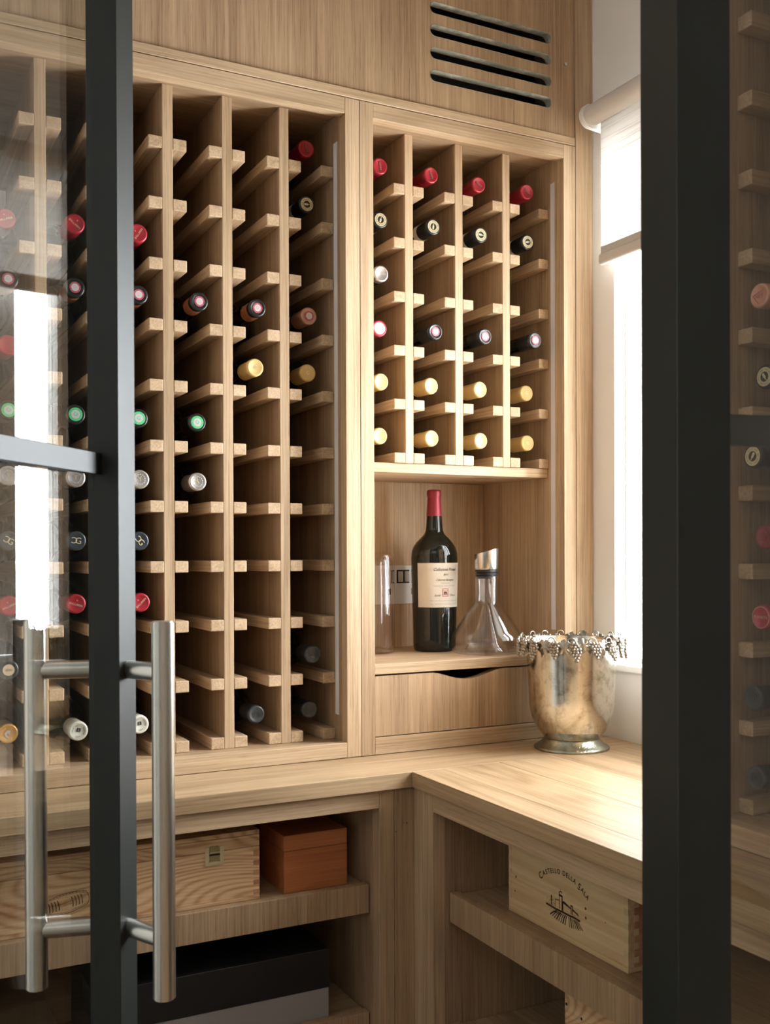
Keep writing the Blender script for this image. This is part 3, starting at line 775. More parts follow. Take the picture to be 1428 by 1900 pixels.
RB = [('a', 0, 'merry', 1.7103, 1.45), ('b', 0, 'merry', 1.7085, 1.1), ('c', 0, 'merry', 1.7114, 0.6), ('d', 0, 'merry', 1.704, 0.7),
      ('a', 1, 'blackgold', 1.7089, -1.3), ('b', 1, 'blackgold', 1.701, -1.4), ('c', 1, 'blackgold', 1.7042, 0.1), ('d', 1, 'blackgold', 1.7026, -0.2), ('a', 2, 'patria', 1.7075, 0.3),
      ('a', 3, 'maroonseal', 1.7148, 0), ('b', 3, 'blackcrest', 1.6942, 0.2), ('c', 3, 'blackcrest', 1.690, -0.5), ('d', 3, 'blackcrest', 1.6781, 0.9)] + \
     [(c, 4, 'yellow', y, random.uniform(-1, 1)) for c, y in zip('abcd', (1.709, 1.7111, 1.7078, 1.7077))] + [(c, 5, 'yellow', y, random.uniform(-1, 1)) for c, y in zip('abcd', (1.7142, 1.7097, 1.7065, 1.7045))]
for c, rw, kind, y, roll in RB:
    place_bottle(kind, RC[c], y, 0.677 - 0.099 * rw + 0.0308, '%s, %s tier, %s' % (DESC[kind], ROWN[rw] if rw < 5 else 'lowest', RN[c]), 'bottles in the niche rack', roll=roll)
for rw, kind, x, roll in [(4, 'rose', 0.9968, 0.0), (5, 'blackgold', 1.0057, 1.0), (6, 'blackgold', 0.9854, 2.1), (7, 'wine', 1.0053, 0), (8, 'planeta', 0.9987, 0.05), (9, 'charcoal', 0.9848, 0), (10, 'charcoal', 0.9891, 0)]:
    z = 0.676 - 0.09908 * rw + 0.0335
    place_bottle(kind, x, 0.9330, z, '%s, %s tier, behind right glass panel' % (DESC[kind], ROWN[rw]), 'bottles behind the right glass panel', rotz=-PI / 2, roll=roll)

# ================================================================== NICHE: magnum, decanter, canister, socket
def ray_xy(lat, dep): return Vector((R_.x * lat + F.x * dep, R_.y * lat + F.y * dep))
ZN = -0.2003
mp_ = (1.0395 * 2.10 / 2.085, 1.8110 * 2.10 / 2.085)
k = 0.001086
mag = thing('magnum_bottle', 'large dark red wine bottle with cream label and red capsule in the niche', 'bottle', (mp_[0], mp_[1], ZN))
def yz(y): return (1209 - y) * k
P = [(0, 0.006), (33 * k, 0.0), (37.5 * k, 0.003), (39.5 * k, 0.012), (40 * k, yz(1170)), (41.2 * k, yz(1128)), (42.4 * k, yz(1080)), (43 * k, yz(1046)), (43 * k, yz(1036)), (41.6 * k, yz(1024)), (36.5 * k, yz(1012.6)), (27 * k, yz(1001)), (20 * k, yz(994)), (16.8 * k, yz(988)), (15.4 * k, yz(980)), (14.4 * k, yz(966)), (13.6 * k, yz(955))]
def smoothprof(P, n=4):
    out = []
    for i in range(len(P) - 1):
        p0, p1, p2, p3 = P[max(i - 1, 0)], P[i], P[i + 1], P[min(i + 2, len(P) - 1)]
        for j in range(n):
            t = j / n
            out.append(tuple(0.5 * ((2 * p1[q]) + (-p0[q] + p2[q]) * t + (2 * p0[q] - 5 * p1[q] + 4 * p2[q] - p3[q]) * t * t + (-p0[q] + 3 * p1[q] - 3 * p2[q] + p3[q]) * t ** 3) for q in (0, 1)))
    out.append(P[-1]); return out
MB().lathe([P[0]] + smoothprof(P[1:]), 96).build('glass_body', wine_glass, mag, smooth=True, angle=None, local=True)
cz0 = yz(959.6)
MB().lathe([(14.2 * k, cz0), (12.3 * k, yz(928)), (12.1 * k, yz(924.5)), (13.5 * k, yz(922.5)), (13.6 * k, yz(914.5)), (12.8 * k, yz(912)), (11.5 * k, yz(911)), (0, yz(911))], 48).build('capsule', simple('capsule_crimson', (0.24, 0.020, 0.032), 0.42, metal=0.35, vary=0.04), mag, smooth=True, angle=None, local=True)
fdir = Vector((mp_[0], mp_[1])).normalized(); perp = Vector((fdir.y, -fdir.x))
def onb(phi, z, r):
    d = -fdir * math.cos(phi) + perp * math.sin(phi); return Vector((d.x * r, d.y * r, z))
def rad_at(z):
    pr = sorted([(h, r) for r, h in P[3:9]])
    for (h0, r0), (h1, r1) in zip(pr[:-1], pr[1:]):
        if h0 <= z <= h1: return r0 + (r1 - r0) * (z - h0) / (h1 - h0)
    return 43 * k
lb = MB(); z0l, z1l = yz(1127), yz(1046)
PC = math.radians(28)
NR = 8; NA = 40; grid = []
for j in range(NR + 1):
    z = z0l + (z1l - z0l) * j / NR
    grid.append([lb.bm.verts.new(onb(PC + math.radians(-73 + 146 * i / NA), z, rad_at(z) + 0.0004)) for i in range(NA + 1)])
for j in range(NR):
    for i in range(NA): lb.bm.faces.new((grid[j][i], grid[j][i + 1], grid[j + 1][i + 1], grid[j + 1][i]))
lab = lb.build('paper_label', paper, mag, smooth=True, local=True)
def curved_word(body, size, mat, zc_, shear=0.35, dx=0.0, name='lettering', sx=1.0):
    b_ = bmesh.new()
    def w(c):
        z = zc_ + c.y; r = rad_at(z) + 0.0008; return onb(PC + (c.x * sx + dx) / r, z, r)
    add_bm(b_, text_bm(body, size, shear), w)
    me_ = bpy.data.meshes.new(name); b_.to_mesh(me_); b_.free(); me_.materials.append(mat); link(name, me_, lab, local=True)
def lz(y): return z1l - (y / 81.0) * (z1l - z0l)
curved_word('Collezione Privata', 0.0085, ink, lz(12), 0.5, sx=0.82)
curved_word('2013', 0.0052, ink, lz(21.5), 0.5)
curved_word('Cabernet Sauvignon', 0.0062, ink, lz(31), 0.5, sx=0.8)
curved_word('TOSCANA', 0.0042, ink_pale, lz(37), 0)
curved_word('INDICAZIONE GEOGRAFICA TIPICA', 0.0030, ink_pale, lz(42), 0)
curved_word('Isole', 0.0068, ink, lz(59), 0.5, dx=-0.017)
curved_word('Olena', 0.0068, ink, lz(59), 0.5, dx=0.017)
curved_word('IMBOTTIGLIATO ALL ORIGINE DAL VITICOLTORE', 0.0028, ink_pale, lz(69), 0)
curved_word('1,5 L   PRODOTTO IN ITALIA   14% VOL', 0.0036, ink_pale, lz(75), 0)
eb = MB()
def fr(x0, x1, z0, z1): eb.poly([onb(PC + x / (43 * k), z, rad_at(z) + 0.0009) for x, z in ((x0, z0), (x1, z0), (x1, z1), (x0, z1))])
ez = lz(54); hw = 0.0066
fr(-hw, hw, ez + 0.0066, ez + 0.0078); fr(-hw, hw, ez - 0.0078, ez - 0.0066); fr(-hw, -hw + 0.0012, ez - 0.0066, ez + 0.0066); fr(hw - 0.0012, hw, ez - 0.0066, ez + 0.0066)
for q in range(5): fr(-0.005 + q * 0.0022, -0.004 + q * 0.0022, ez - 0.005, ez - 0.0035); fr(-0.005 + q * 0.0022, -0.004 + q * 0.0022, ez + 0.003, ez + 0.0045)
eb.build('crest_frame', ink_red, lab, local=True)
eb = MB()
fr(-0.004, 0.004, ez - 0.002, ez + 0.0005); fr(-0.0025, 0.0025, ez + 0.0008, ez + 0.002); fr(-0.003, -0.001, ez - 0.0045, ez - 0.0025); fr(0.001, 0.003, ez - 0.0045, ez - 0.0025)
eb.build('crest_figure', ink, lab, local=True)

# decanter
dp = ray_xy((902.4 - 714) / 1934.5 * 2.045, 2.045)
kd = 0.001057
dec = thing('wine_decanter', 'clear glass cone decanter with steel pouring top beside the large bottle', 'decanter', (dp.x, dp.y, ZN))
def dz(y): return (1211.4 - y) * kd
outer = [(0, 0.004), (54 * kd, 0.0006), (60 * kd, 0.0012), (64.5 * kd, 0.006), (67 * kd, 0.014), (66.8 * kd, dz(1192)), (64 * kd, dz(1178)), (57 * kd, dz(1166)), (42.5 * kd, dz(1144)), (28 * kd, dz(1124.5)), (23 * kd, dz(1118)), (22 * kd, dz(1110)), (22 * kd, dz(1090)), (22.2 * kd, dz(1069))]
MB().lathe([outer[0]] + smoothprof(outer[1:], 4), 72).build('glass_vessel', vessel_glass, dec, smooth=True, angle=None, local=True)
inner = [(0, 0.0075), (54 * kd, 0.0045), (61 * kd, 0.008), (64.6 * kd, 0.015), (64.4 * kd, dz(1192)), (61.5 * kd, dz(1178)), (54.5 * kd, dz(1166)), (40 * kd, dz(1144)), (25.6 * kd, dz(1124.5)), (20.6 * kd, dz(1116)), (20 * kd, dz(1108)), (20 * kd, dz(1090)), (20.2 * kd, dz(1069))]
MB().lathe([inner[0]] + smoothprof(inner[1:], 4), 72).build('inner_wall', vessel_glass, dec, smooth=True, angle=None, local=True)
MB().lathe([(9.5 * kd, dz(1121)), (11 * kd, dz(1119)), (11 * kd, dz(1085)), (10.6 * kd, dz(1078)), (16 * kd, dz(1076)), (17 * kd, dz(1072))], 40).build('aerator_tube', vessel_glass, dec, smooth=True, angle=None, local=True)
MB().lathe([(7.0 * kd, dz(1119)), (8 * kd, dz(1118)), (8 * kd, dz(1072))], 32).build('inner_tube', vessel_glass, dec, smooth=True, angle=None, local=True)
# swirled core of poured-glass facets inside the cone
cone = [(3.5 * kd, dz(1121)), (7.5 * kd, dz(1128)), (16 * kd, dz(1155)), (27 * kd, dz(1182)), (38 * kd, dz(1199)), (41 * kd, dz(1206))]
MB().lathe(smoothprof(cone, 3), 12).build('glass_core', vessel_glass, dec, smooth=True, angle=None, local=True)
ru = MB()
for y0, y1, r in [(1073, 1070.2, 18.5), (1069.5, 1066.5, 20), (1066, 1063, 21), (1062.6, 1060.6, 19), (1060.3, 1057, 21.5)]:
    ru.lathe([(0, dz(y0)), ((r - 0.6) * kd, dz(y0)), (r * kd, dz(y0) + 0.0006), (r * kd, dz(y1) - 0.0006), ((r - 0.6) * kd, dz(y1)), (0, dz(y1))], 40)
ru.build('rubber_seal', rubber, dec, smooth=True, local=True)
cup = MB(); seg = 64; ringsv = []
fd = Vector((dp.x, dp.y)).normalized(); pd = Vector((fd.y, -fd.x))
def cring(r, zf):
    return [cup.bm.verts.new((fd.x * -math.cos(a) * r + pd.x * math.sin(a) * r, fd.y * -math.cos(a) * r + pd.y * math.sin(a) * r, zf(math.sin(a)))) for a in [2 * PI * i / seg for i in range(seg)]]
slant = lambda s_: dz(1022.5) + s_ * 6.3 * kd
rs = [cring(8 * kd, lambda s_: dz(1056.5)), cring(21.0 * kd, lambda s_: dz(1056.5)), cring(22.4 * kd, lambda s_: dz(1054.5)), cring(22.6 * kd, slant), cring(21.4 * kd, slant), cring(20.8 * kd, lambda s_: dz(1045)), cring(8 * kd, lambda s_: dz(1050))]
for A, B in zip(rs[:-1], rs[1:]):
    for i in range(seg): cup.bm.faces.new((A[i], A[(i + 1) % seg], B[(i + 1) % seg], B[i]))
cup.build('pouring_cup', steelb, dec, smooth=True, angle=0.7, local=True)

# glass canister half hidden behind the stile
cpn = ray_xy((697 - 714) / 1934.5 * 2.05, 2.05)
can = thing('glass_canister', 'clear glass cylinder standing upside down at the left of the niche', 'canister', (cpn.x, cpn.y, ZN))
rc = 0.0372
MB().lathe([(0, 0.0045), (rc - 0.006, 0.001), (rc - 0.001, 0.003), (rc, 0.008), (rc, 0.188), (rc - 0.0015, 0.194), (rc - 0.006, 0.198), (0, 0.1995)], 64).build('outer_wall', vessel_pink, can, smooth=True, angle=None, local=True)
MB().lathe([(0, 0.012), (rc - 0.010, 0.009), (rc - 0.004, 0.016), (rc - 0.0038, 0.183), (rc - 0.008, 0.188), (0, 0.1885)], 64).build('inner_wall', vessel_pink, can, smooth=True, angle=None, local=True)
MB().lathe([(0.018, 0.014), (0.0185, 0.05), (0.0185, 0.180), (0.012, 0.186)], 36).build('inner_tube', vessel_pink, can, smooth=True, angle=None, local=True)

# socket
Yn = 1.9343
so = thing('wall_socket', 'brushed steel switched socket plate on the niche back panel', 'socket', (1.04, Yn, -0.0695))
px0, px1 = 0.968, 1.090
bx('plate', chrome, so, px0, px1, Yn - 0.0035, Yn - 0.0002, -0.1105, -0.0295, 0.001, 2)
rockm = simple('rocker_grey', (0.55, 0.54, 0.52), 0.35, metal=0.1)
def rocker(x0, x1, z0, z1):
    fr_ = bx('switch_frame', black, so, x0, x1, Yn - 0.0050, Yn - 0.0036, z0, z1, 0.0004)
    o_ = MB().box(x0 + 0.003, x1 - 0.0015, Yn - 0.0085, Yn - 0.0051, z0 + 0.003, z1 - 0.003, 0.0006).build('rocker_switch', rockm, fr_, local=True)
rocker(1.0170, 1.0318, -0.0670, -0.0390); rocker(1.0322, 1.0470, -0.0670, -0.0390); rocker(1.004, 1.0110, -0.067, -0.039)
for (x0, x1) in ((0.9965, 1.0035), (1.0520, 1.0590)):
    bx('pin_slot', black, so, x0, x1, Yn - 0.0040, Yn - 0.0030, -0.0905, -0.0775, 0.0002)

# ================================================================== ICE BUCKET
bp_ = Vector((1.1745, 1.5435)); kb = 0.000987
buk = thing('ice_bucket', 'antique silver ice bucket with a grape and vine rim on the worktop corner', 'ice bucket', (bp_.x, bp_.y, zc))
H0 = 0.0
def bz(y): return (1387.4 - y) * kb
body = [(49.5 * kb, bz(1367)), (52 * kb, bz(1366)), (58 * kb, bz(1358)), (65 * kb, bz(1348)), (73.5 * kb, bz(1329)), (77.6 * kb, bz(1308)), (79.6 * kb, bz(1272)), (82.5 * kb, bz(1225)), (85 * kb, bz(1200)), (86.5 * kb, bz(1190))]
sp = smoothprof(body, 5)
rim = [(88.5 * kb, bz(1188.5)), (88.5 * kb, bz(1186.5)), (86 * kb, bz(1186)), (84 * kb, bz(1190))]
inn = [(r - 0.0025, h + 0.0015) for r, h in sp[::-1]]
MB().lathe([(0, bz(1367))] + sp + rim + inn[1:] + [(0, bz(1362))], 96).build('bowl', silver, buk, smooth=True, angle=0.9, local=True)
foot = [(68.5 * kb, 0.0), (69.3 * kb, 0.0015), (69 * kb, 0.0035), (67.5 * kb, 0.005), (60 * kb, 0.0095), (55.5 * kb, 0.0135), (52.5 * kb, 0.0175), (51.5 * kb, bz(1368.5)), (50.5 * kb, bz(1367.5)), (48 * kb, bz(1367.2))]
MB().lathe([(0, 0.003), (60 * kb, 0.003), (67 * kb, 0.0)] + smoothprof(foot, 3), 96).build('foot', silver_foot, buk, smooth=True, angle=0.9, local=True)
rnd = random.Random(5)
ZR = bz(1188)
def on_rim(a, z, r): return Vector((r * math.cos(a), r * math.sin(a), z))
NG = 17
for g in range(NG):
    a0_ = 2 * PI * (g + 0.15) / NG + rnd.uniform(-0.06, 0.06)
    cl = MB(); rows_ = [2, 3, 4, 4, 3, 2, 1] if g % 2 else [3, 4, 3, 3, 2, 1]
    tilt = rnd.uniform(-0.25, 0.25); top = ZR + 0.002
    for ri, nn in enumerate(rows_):
        for q in range(nn):
            z = top - 0.0050 * ri + rnd.uniform(-0.0007, 0.0007)
            aa = a0_ + ((q - (nn - 1) / 2) * 0.0054 + tilt * 0.005 * ri) / 0.096
            cl.ball(on_rim(aa, z, 0.0955 + 0.0022 * math.cos((q - (nn - 1) / 2) * 0.8) + rnd.uniform(-0.0006, 0.0006)), 0.0033 + rnd.uniform(-0.0003, 0.0003), 2)
    cl.build('grape_cluster', silver_fruit, buk, smooth=True, angle=None, local=True)
    # vine leaf between two clusters, lifting above the rim
    al = a0_ + PI / NG
    lf = MB(); pts_ = []
    for q in range(40):
        t = 2 * PI * q / 40
        r_ = 0.0140 * (0.72 + 0.28 * abs(math.cos(2.5 * t))) * (1 + 0.08 * math.cos(15 * t))
        pts_.append((r_ * math.sin(t), r_ * math.cos(t)))
    rot = rnd.uniform(-0.8, 0.8); cr, sr_ = math.cos(rot), math.sin(rot)
    zoff = ZR + rnd.uniform(-0.008, -0.001)
    def LP(x, z, lift):
        X_, Z_ = x * cr - z * sr_, x * sr_ + z * cr
        return on_rim(al + X_ / 0.094, zoff + Z_, 0.0895 + lift + 0.0025 * (1 - (x * x + z * z) / 0.0002))
    ctop = lf.bm.verts.new(LP(0, 0, 0.002)); ro = [lf.bm.verts.new(LP(x, z, 0.0012 * math.sin(i * 0.9))) for i, (x, z) in enumerate(pts_)]
    rmid = [lf.bm.verts.new(LP(x * 0.5, z * 0.5, 0.0018 + 0.0008 * math.cos(5 * 2 * PI * i / 40))) for i, (x, z) in enumerate(pts_)]
    cb_ = lf.bm.verts.new(LP(0, 0, 0.0002)); rb_ = [lf.bm.verts.new(v.co - Vector((v.co.x, v.co.y, 0)).normalized() * 0.0012) for v in ro]
    for i in range(40):
        j = (i + 1) % 40
        lf.bm.faces.new((ctop, rmid[i], rmid[j])); lf.bm.faces.new((rmid[i], ro[i], ro[j], rmid[j])); lf.bm.faces.new((ro[i], rb_[i], rb_[j], ro[j])); lf.bm.faces.new((cb_, rb_[j], rb_[i]))
    lf.build('vine_leaf', silver_fruit, buk, smooth=True, angle=0.8, local=True)
    # tendril curl standing above the rim
    td = []
    for q in range(22):
        t = q / 21; an = t * 2 * PI * 0.95 - 0.6
        td.append(on_rim(a0_ - 0.05 + (0.0065 * math.cos(an)) / 0.094, ZR + 0.0065 + 0.0048 * math.sin(an) - (0.004 if q == 0 else 0), 0.0925))
    MB().path([on_rim(a0_ - 0.12, ZR - 0.003, 0.092)] + td, 0.0011, 6).build('tendril', silver_fruit, buk, smooth=True, angle=None, local=True)
# thin wavy vine that ties the garland together
vn = [on_rim(2 * PI * q / 120, ZR + 0.0015 * math.sin(q * 0.9), 0.0915) for q in range(121)]
MB().path(vn, 0.0017, 6).build('vine_stem', silver_fruit, buk, smooth=True, angle=None, local=True)

# ================================================================== BOXES IN THE LEFT BASE UNIT
ZS = -0.554 + 0.0002; ZS2 = -0.7644 + 0.0002
lc = thing('wooden_box', 'long pine wine box with brass latch on the upper left shelf', 'box', (0.30, 1.5721, ZS))
lx0, lx1, ly0, ly1 = 0.075, 0.579, 1.5721, 1.76
bx('base_strip', pine['X'], lc, lx0, lx1, ly0 - 0.0006, ly1, ZS, ZS + 0.006)
bx('box_front', pine['X'], lc, lx0, lx1, ly0, ly0 + 0.010, ZS + 0.0062, -0.4698)
bx('box_end', pine['Y'], lc, lx1 - 0.010, lx1, ly0 + 0.0102, ly1, ZS + 0.0062, -0.4698)
bx('box_end', pine['Y'], lc, lx0, lx0 + 0.010, ly0 + 0.0102, ly1, ZS + 0.0062, -0.4698)
bx('box_back', pine['X'], lc, lx0 + 0.010, lx1 - 0.010, ly1 - 0.010, ly1, ZS + 0.0062, -0.4698)
ld = bx('lid', pine['X'], lc, lx0, lx1, ly0, ly1, -0.4690, -0.4505)
MB().box(lx0, lx1, ly0, ly1, -0.4500, -0.4430, 0.0006).build('lid_board', pine['X'], ld, local=True)
for q in range(5):
    z = -0.548 + q * 0.0155 + 0.002
    MB().box(lx1 - 0.0102, lx1 + 0.0002, ly0 - 0.0004, ly0 + 0.003, z, z + 0.0078, 0.0002).build('joint_finger', pinered, lc)
la = thing_latch = MB()
la.box(0.4885, 0.4925 + 0.003, ly0 - 0.003, ly0, -0.487, -0.4605, 0.0012, 2); la.box(0.5125, 0.5195, ly0 - 0.003, ly0, -0.487, -0.4605, 0.0012, 2)
la.box(0.4885, 0.5195, ly0 - 0.003, ly0, -0.4905, -0.4845, 0.0012, 2); 
la.box(0.496, 0.512, ly0 - 0.0042, ly0 - 0.002, -0.4705, -0.4685, 0.0003)
lt = la.build('latch', brass, lc)
MB().box(0.4967, 0.5113, ly0 - 0.0014, ly0, -0.4833, -0.4600, 0.0005).build('latch_plate', simple('aged_brass', (0.40, 0.34, 0.17), 0.4, metal=0.4), lt, local=True)
MB().box(0.4955, 0.5125, ly0 - 0.0026, ly0 - 0.0021, -0.4745, -0.4722, 0).build('latch_slot', black, lt, local=True)
# printed barrel outline
br_ = MB(); bcx, bcz = 0.279, -0.5145
def BP(u, v): # rotated barrel coordinates
    c_, s_ = math.cos(0.16), math.sin(0.16); return (bcx + u * c_ - v * s_, ly0 - 0.0003, bcz + u * s_ + v * c_)
def line(pts, w=0.0004):
    for (a, b) in zip(pts[:-1], pts[1:]):
        d = Vector((b[0] - a[0], b[1] - a[1])); n_ = Vector((-d.y, d.x)).normalized() * w
        br_.poly([BP(a[0] + n_.x, a[1] + n_.y), BP(b[0] + n_.x, b[1] + n_.y), BP(b[0] - n_.x, b[1] - n_.y), BP(a[0] - n_.x, a[1] - n_.y)])
bl_ = 0.030
topl = [(u, 0.0095 + 0.005 * (1 - (u / bl_) ** 2)) for u in [-bl_ + 2 * bl_ * i / 16 for i in range(17)]]
line(topl); line([(u, -v) for u, v in topl]); line([(u, v - 0.0022) for u, v in topl], 0.00025); line([(u, -v + 0.0022) for u, v in topl], 0.00025)
for sgn in (-1, 1):
    line([(sgn * bl_ + 0.003 * (1 - (v / 0.0095) ** 2), v) for v in [-0.0095 + 0.019 * i / 8 for i in range(9)]])
for u0 in (-0.025, -0.0205, -0.016, -0.0115, 0.0085, 0.013, 0.0175, 0.022):
    line([(u0 + 0.0012 * (1 - (v / 0.0075) ** 2), v) for v in [-0.0075 + 0.015 * i / 6 for i in range(7)]], 0.0006)
line([(-0.010, 0.001), (0.008, 0.0012)], 0.0002); line([(-0.010, -0.003), (0.008, -0.0025)], 0.0002)
for i in range(12):
    line([(-0.026 + i * 0.0047, 0.0105 + 0.004 * (1 - ((-0.026 + i * 0.0047) / bl_) ** 2)), (-0.0255 + i * 0.0047, 0.0085 + 0.004 * (1 - ((-0.026 + i * 0.0047) / bl_) ** 2))], 0.0004)
pb = br_.build('barrel_print', print_brown, lc)

ob_ = thing('wooden_box', 'small orange-brown cedar box at the right of the upper left shelf', 'box', (0.677, 1.572, ZS))
bx('box_body', cedar['X'], ob_, 0.6209, 0.7333, 1.5722, 1.685, ZS, -0.4858)
lid_ = bx('lid', cedar['X'], ob_, 0.6209, 0.7333, 1.5722, 1.685, -0.4852, -0.4600)

bb = thing('gift_box', 'large black and grey gift box on the lower left shelf', 'box', (0.52, 1.556, ZS2))
bx('box_body', greybox, bb, 0.345, 0.6925, 1.5578, 1.80, ZS2, -0.7125)
bx('lid', blackbox, bb, 0.344, 0.6935, 1.5568, 1.801, -0.7123, -0.6490)
b2 = thing('gift_box', 'low black gift box at the far left of the lower shelf', 'box', (0.05, 1.556, ZS2))
bx('box_body', blackbox, b2, -0.12, 0.264, 1.5578, 1.80, ZS2, -0.7200)
bx('lid', blackbox, b2, -0.121, 0.265, 1.5568, 1.801, -0.7198, -0.6900)

# ================================================================== CRATES IN THE RIGHT BASE UNIT
def crate(name, label, cx, y0, y1, z0, z1, depth, matf, side, fingers=True):
    t = thing(name, label, 'crate', (cx + depth / 2, (y0 + y1) / 2, z0))
    bx('base_board', matf['Y'], t, cx - 0.0004, cx + depth, y0, y1, z0, z0 + 0.0065)
    bx('front_board', matf['Y'], t, cx, cx + 0.010, y0, y1, z0 + 0.0067, z1 - 0.0062)
    bx('end_board', side, t, cx + 0.0102, cx + depth, y0, y0 + 0.010, z0 + 0.0067, z1 - 0.0062)
    bx('end_board', side, t, cx + 0.0102, cx + depth, y1 - 0.010, y1, z0 + 0.0067, z1 - 0.0062)
    bx('rear_board', matf['Y'], t, cx + depth - 0.010, cx + depth, y0 + 0.0102, y1 - 0.0102, z0 + 0.0067, z1 - 0.0062)
    bx('lid_board', matf['Y'], t, cx, cx + depth, y0, y1, z1 - 0.0060, z1)
    if fingers:
        for q in range(6):
            z = z0 + 0.012 + q * 0.0182
            MB().box(cx + 0.0095, cx + 0.018, y0 - 0.0003, y0 + 0.002, z, z + 0.0085, 0.0001).build('joint_finger', matf['Y'], t)
            MB().box(cx - 0.0002, cx + 0.002, y0 - 0.0001, y0 + 0.009, z + 0.009, z + 0.0172, 0.0001).build('joint_finger', pale_end, t)
            MB().box(cx - 0.0002, cx + 0.002, y1 - 0.009, y1, z + 0.009, z + 0.0172, 0.0001).build('joint_finger', pale_end, t)
    return t
pale_end = simple('pine_end_grain', (0.56, 0.43, 0.24), 0.7, vary=0.15, vscale=300)
cr1 = crate('wine_crate', 'pale pine wine crate with a castle print on the window-side shelf', 0.9015, 1.0657, 1.3436, ZS, -0.4275, 0.18, pinep, pinered)
cr2 = crate('wine_crate', 'pine wine crate below the castle crate on the lower shelf', 0.9022, 0.80, 1.2031, ZS2, -0.6120, 0.18, pine, pinered, False)
for yy, zz in ((1.199, -0.6445), (1.165, -0.652), (1.12, -0.645)):
    MB().tube((0.9019, yy, zz), (0.903, yy, zz), 0.0022, 12).build('nail_hole', black, cr2)
for yy, zz, rr_ in ((1.3235, -0.4975, 0.0020), (1.3265, -0.5200, 0.0016), (1.1545, -0.495, 0.0020), (1.1540, -0.508, 0.0022), (1.112, -0.501, 0.001)):
    MB().tube((0.9014, yy, zz), (0.9025, yy, zz), rr_, 12).build('knot', knotm, cr1)
XP = 0.9012
def CP(u, v): return Vector((XP, 1.2060 - u, v))
tx = bmesh.new()
arc = [('C', 1.45), ('A', 1), ('S', 1), ('T', 1), ('E', 1), ('L', 1), ('L', 1), ('O', 1), (' ', 1), ('D', 1), ('E', 1), ('L', 1), ('L', 1), ('A', 1), (' ', 1), ('S', 1.45), ('A', 1), ('L', 1), ('A', 1)]
wid = {'C': 1.35, 'S': 0.85, 'I': 0.4, 'L': 0.72, 'E': 0.8, 'T': 0.85, ' ': 0.55, 'O': 1.15, 'D': 1.05, 'A': 0.98}
tot = sum(wid[c] * (1.2 if s_ > 1 else 1) for c, s_ in arc); RA = 0.0925; zcen = -0.4600 - RA
span_ = 2 * math.asin(0.0585 / RA); pos = 0
for c, s_ in arc:
    w_ = wid[c] * (1.2 if s_ > 1 else 1); a = -span_ / 2 + span_ * (pos + w_ / 2) / tot; pos += w_
    if c == ' ': continue
    ca, sa = math.cos(a), math.sin(a)
    def fn(q, a=a, ca=ca, sa=sa, s_=s_):
        x, y = q.x * 0.92, q.y - (0.0008 if s_ > 1 else 0); return CP((RA + y) * sa + x * ca, zcen + (RA + y) * ca - x * sa)
    add_bm(tx, text_bm(c, 0.0098 * s_, bold=0.00022), fn)
me_ = bpy.data.meshes.new('lettering'); tx.to_mesh(me_); tx.free(); me_.materials.append(print_brown)
o = link('lettering', me_, cr1)
cs = MB()
def Q(pts, sc=1): cs.poly([CP(u, v) for u, v in pts])
def strip(pts, w):
    w = w * 1.5
    for a, b in zip(pts[:-1], pts[1:]):
        d = Vector((b[0] - a[0], b[1] - a[1])); n_ = Vector((-d.y, d.x)).normalized() * w
        Q([(a[0] + n_.x, a[1] + n_.y), (b[0] + n_.x, b[1] + n_.y), (b[0] - n_.x, b[1] - n_.y), (a[0] - n_.x, a[1] - n_.y)])
hill = [(-0.040, -0.5145), (-0.028, -0.5150), (-0.015, -0.5160), (0.0, -0.5155), (0.014, -0.5160), (0.028, -0.5155), (0.040, -0.5165)]
strip(hill, 0.0010)
strip([(-0.008, -0.5130), (-0.008, -0.4915)], 0.0004); strip([(-0.0015, -0.5135), (-0.0015, -0.4925)], 0.0008)
Q([(-0.0092, -0.4915), (-0.0005, -0.4925), (-0.0005, -0.4955), (-0.0092, -0.4945)]); strip([(-0.0085, -0.4915), (-0.0075, -0.4885), (-0.004, -0.4875), (-0.001, -0.4890)], 0.0005); strip([(-0.0048, -0.4875), (-0.0048, -0.4845)], 0.0002)
strip([(-0.018, -0.5020), (-0.008, -0.5010)], 0.0004); strip([(-0.0175, -0.5020), (-0.0175, -0.5120)], 0.0003)
Q([(0.0, -0.5005), (0.003, -0.4990), (0.019, -0.5040), (0.020, -0.5065), (0.002, -0.5030)]); strip([(0.0, -0.5145), (0.0, -0.500)], 0.0008)
strip([(0.019, -0.5130), (0.019, -0.5010)], 0.0004); strip([(0.022, -0.5130), (0.022, -0.5010)], 0.0006); Q([(0.018, -0.4995), (0.023, -0.4998), (0.023, -0.5022), (0.018, -0.502)])
Q([(0.023, -0.5040), (0.036, -0.5085), (0.037, -0.5105), (0.023, -0.5070)])
r5 = random.Random(3)
for _ in range(26):
    u = r5.uniform(-0.038, -0.019); v = r5.uniform(-0.5135, -0.5050); Q([(u, v), (u + 0.0013, v + 0.0003), (u + 0.0008, v + 0.0015)])
strip([(-0.027, -0.5125), (-0.027, -0.4995)], 0.0007); Q([(-0.029, -0.5015), (-0.025, -0.5015), (-0.027, -0.498)])
for _ in range(30):
    u = r5.uniform(0.002, 0.038); v = r5.uniform(-0.5140, -0.5075); Q([(u, v), (u + 0.0007, v), (u + 0.0005, v + 0.0013)])
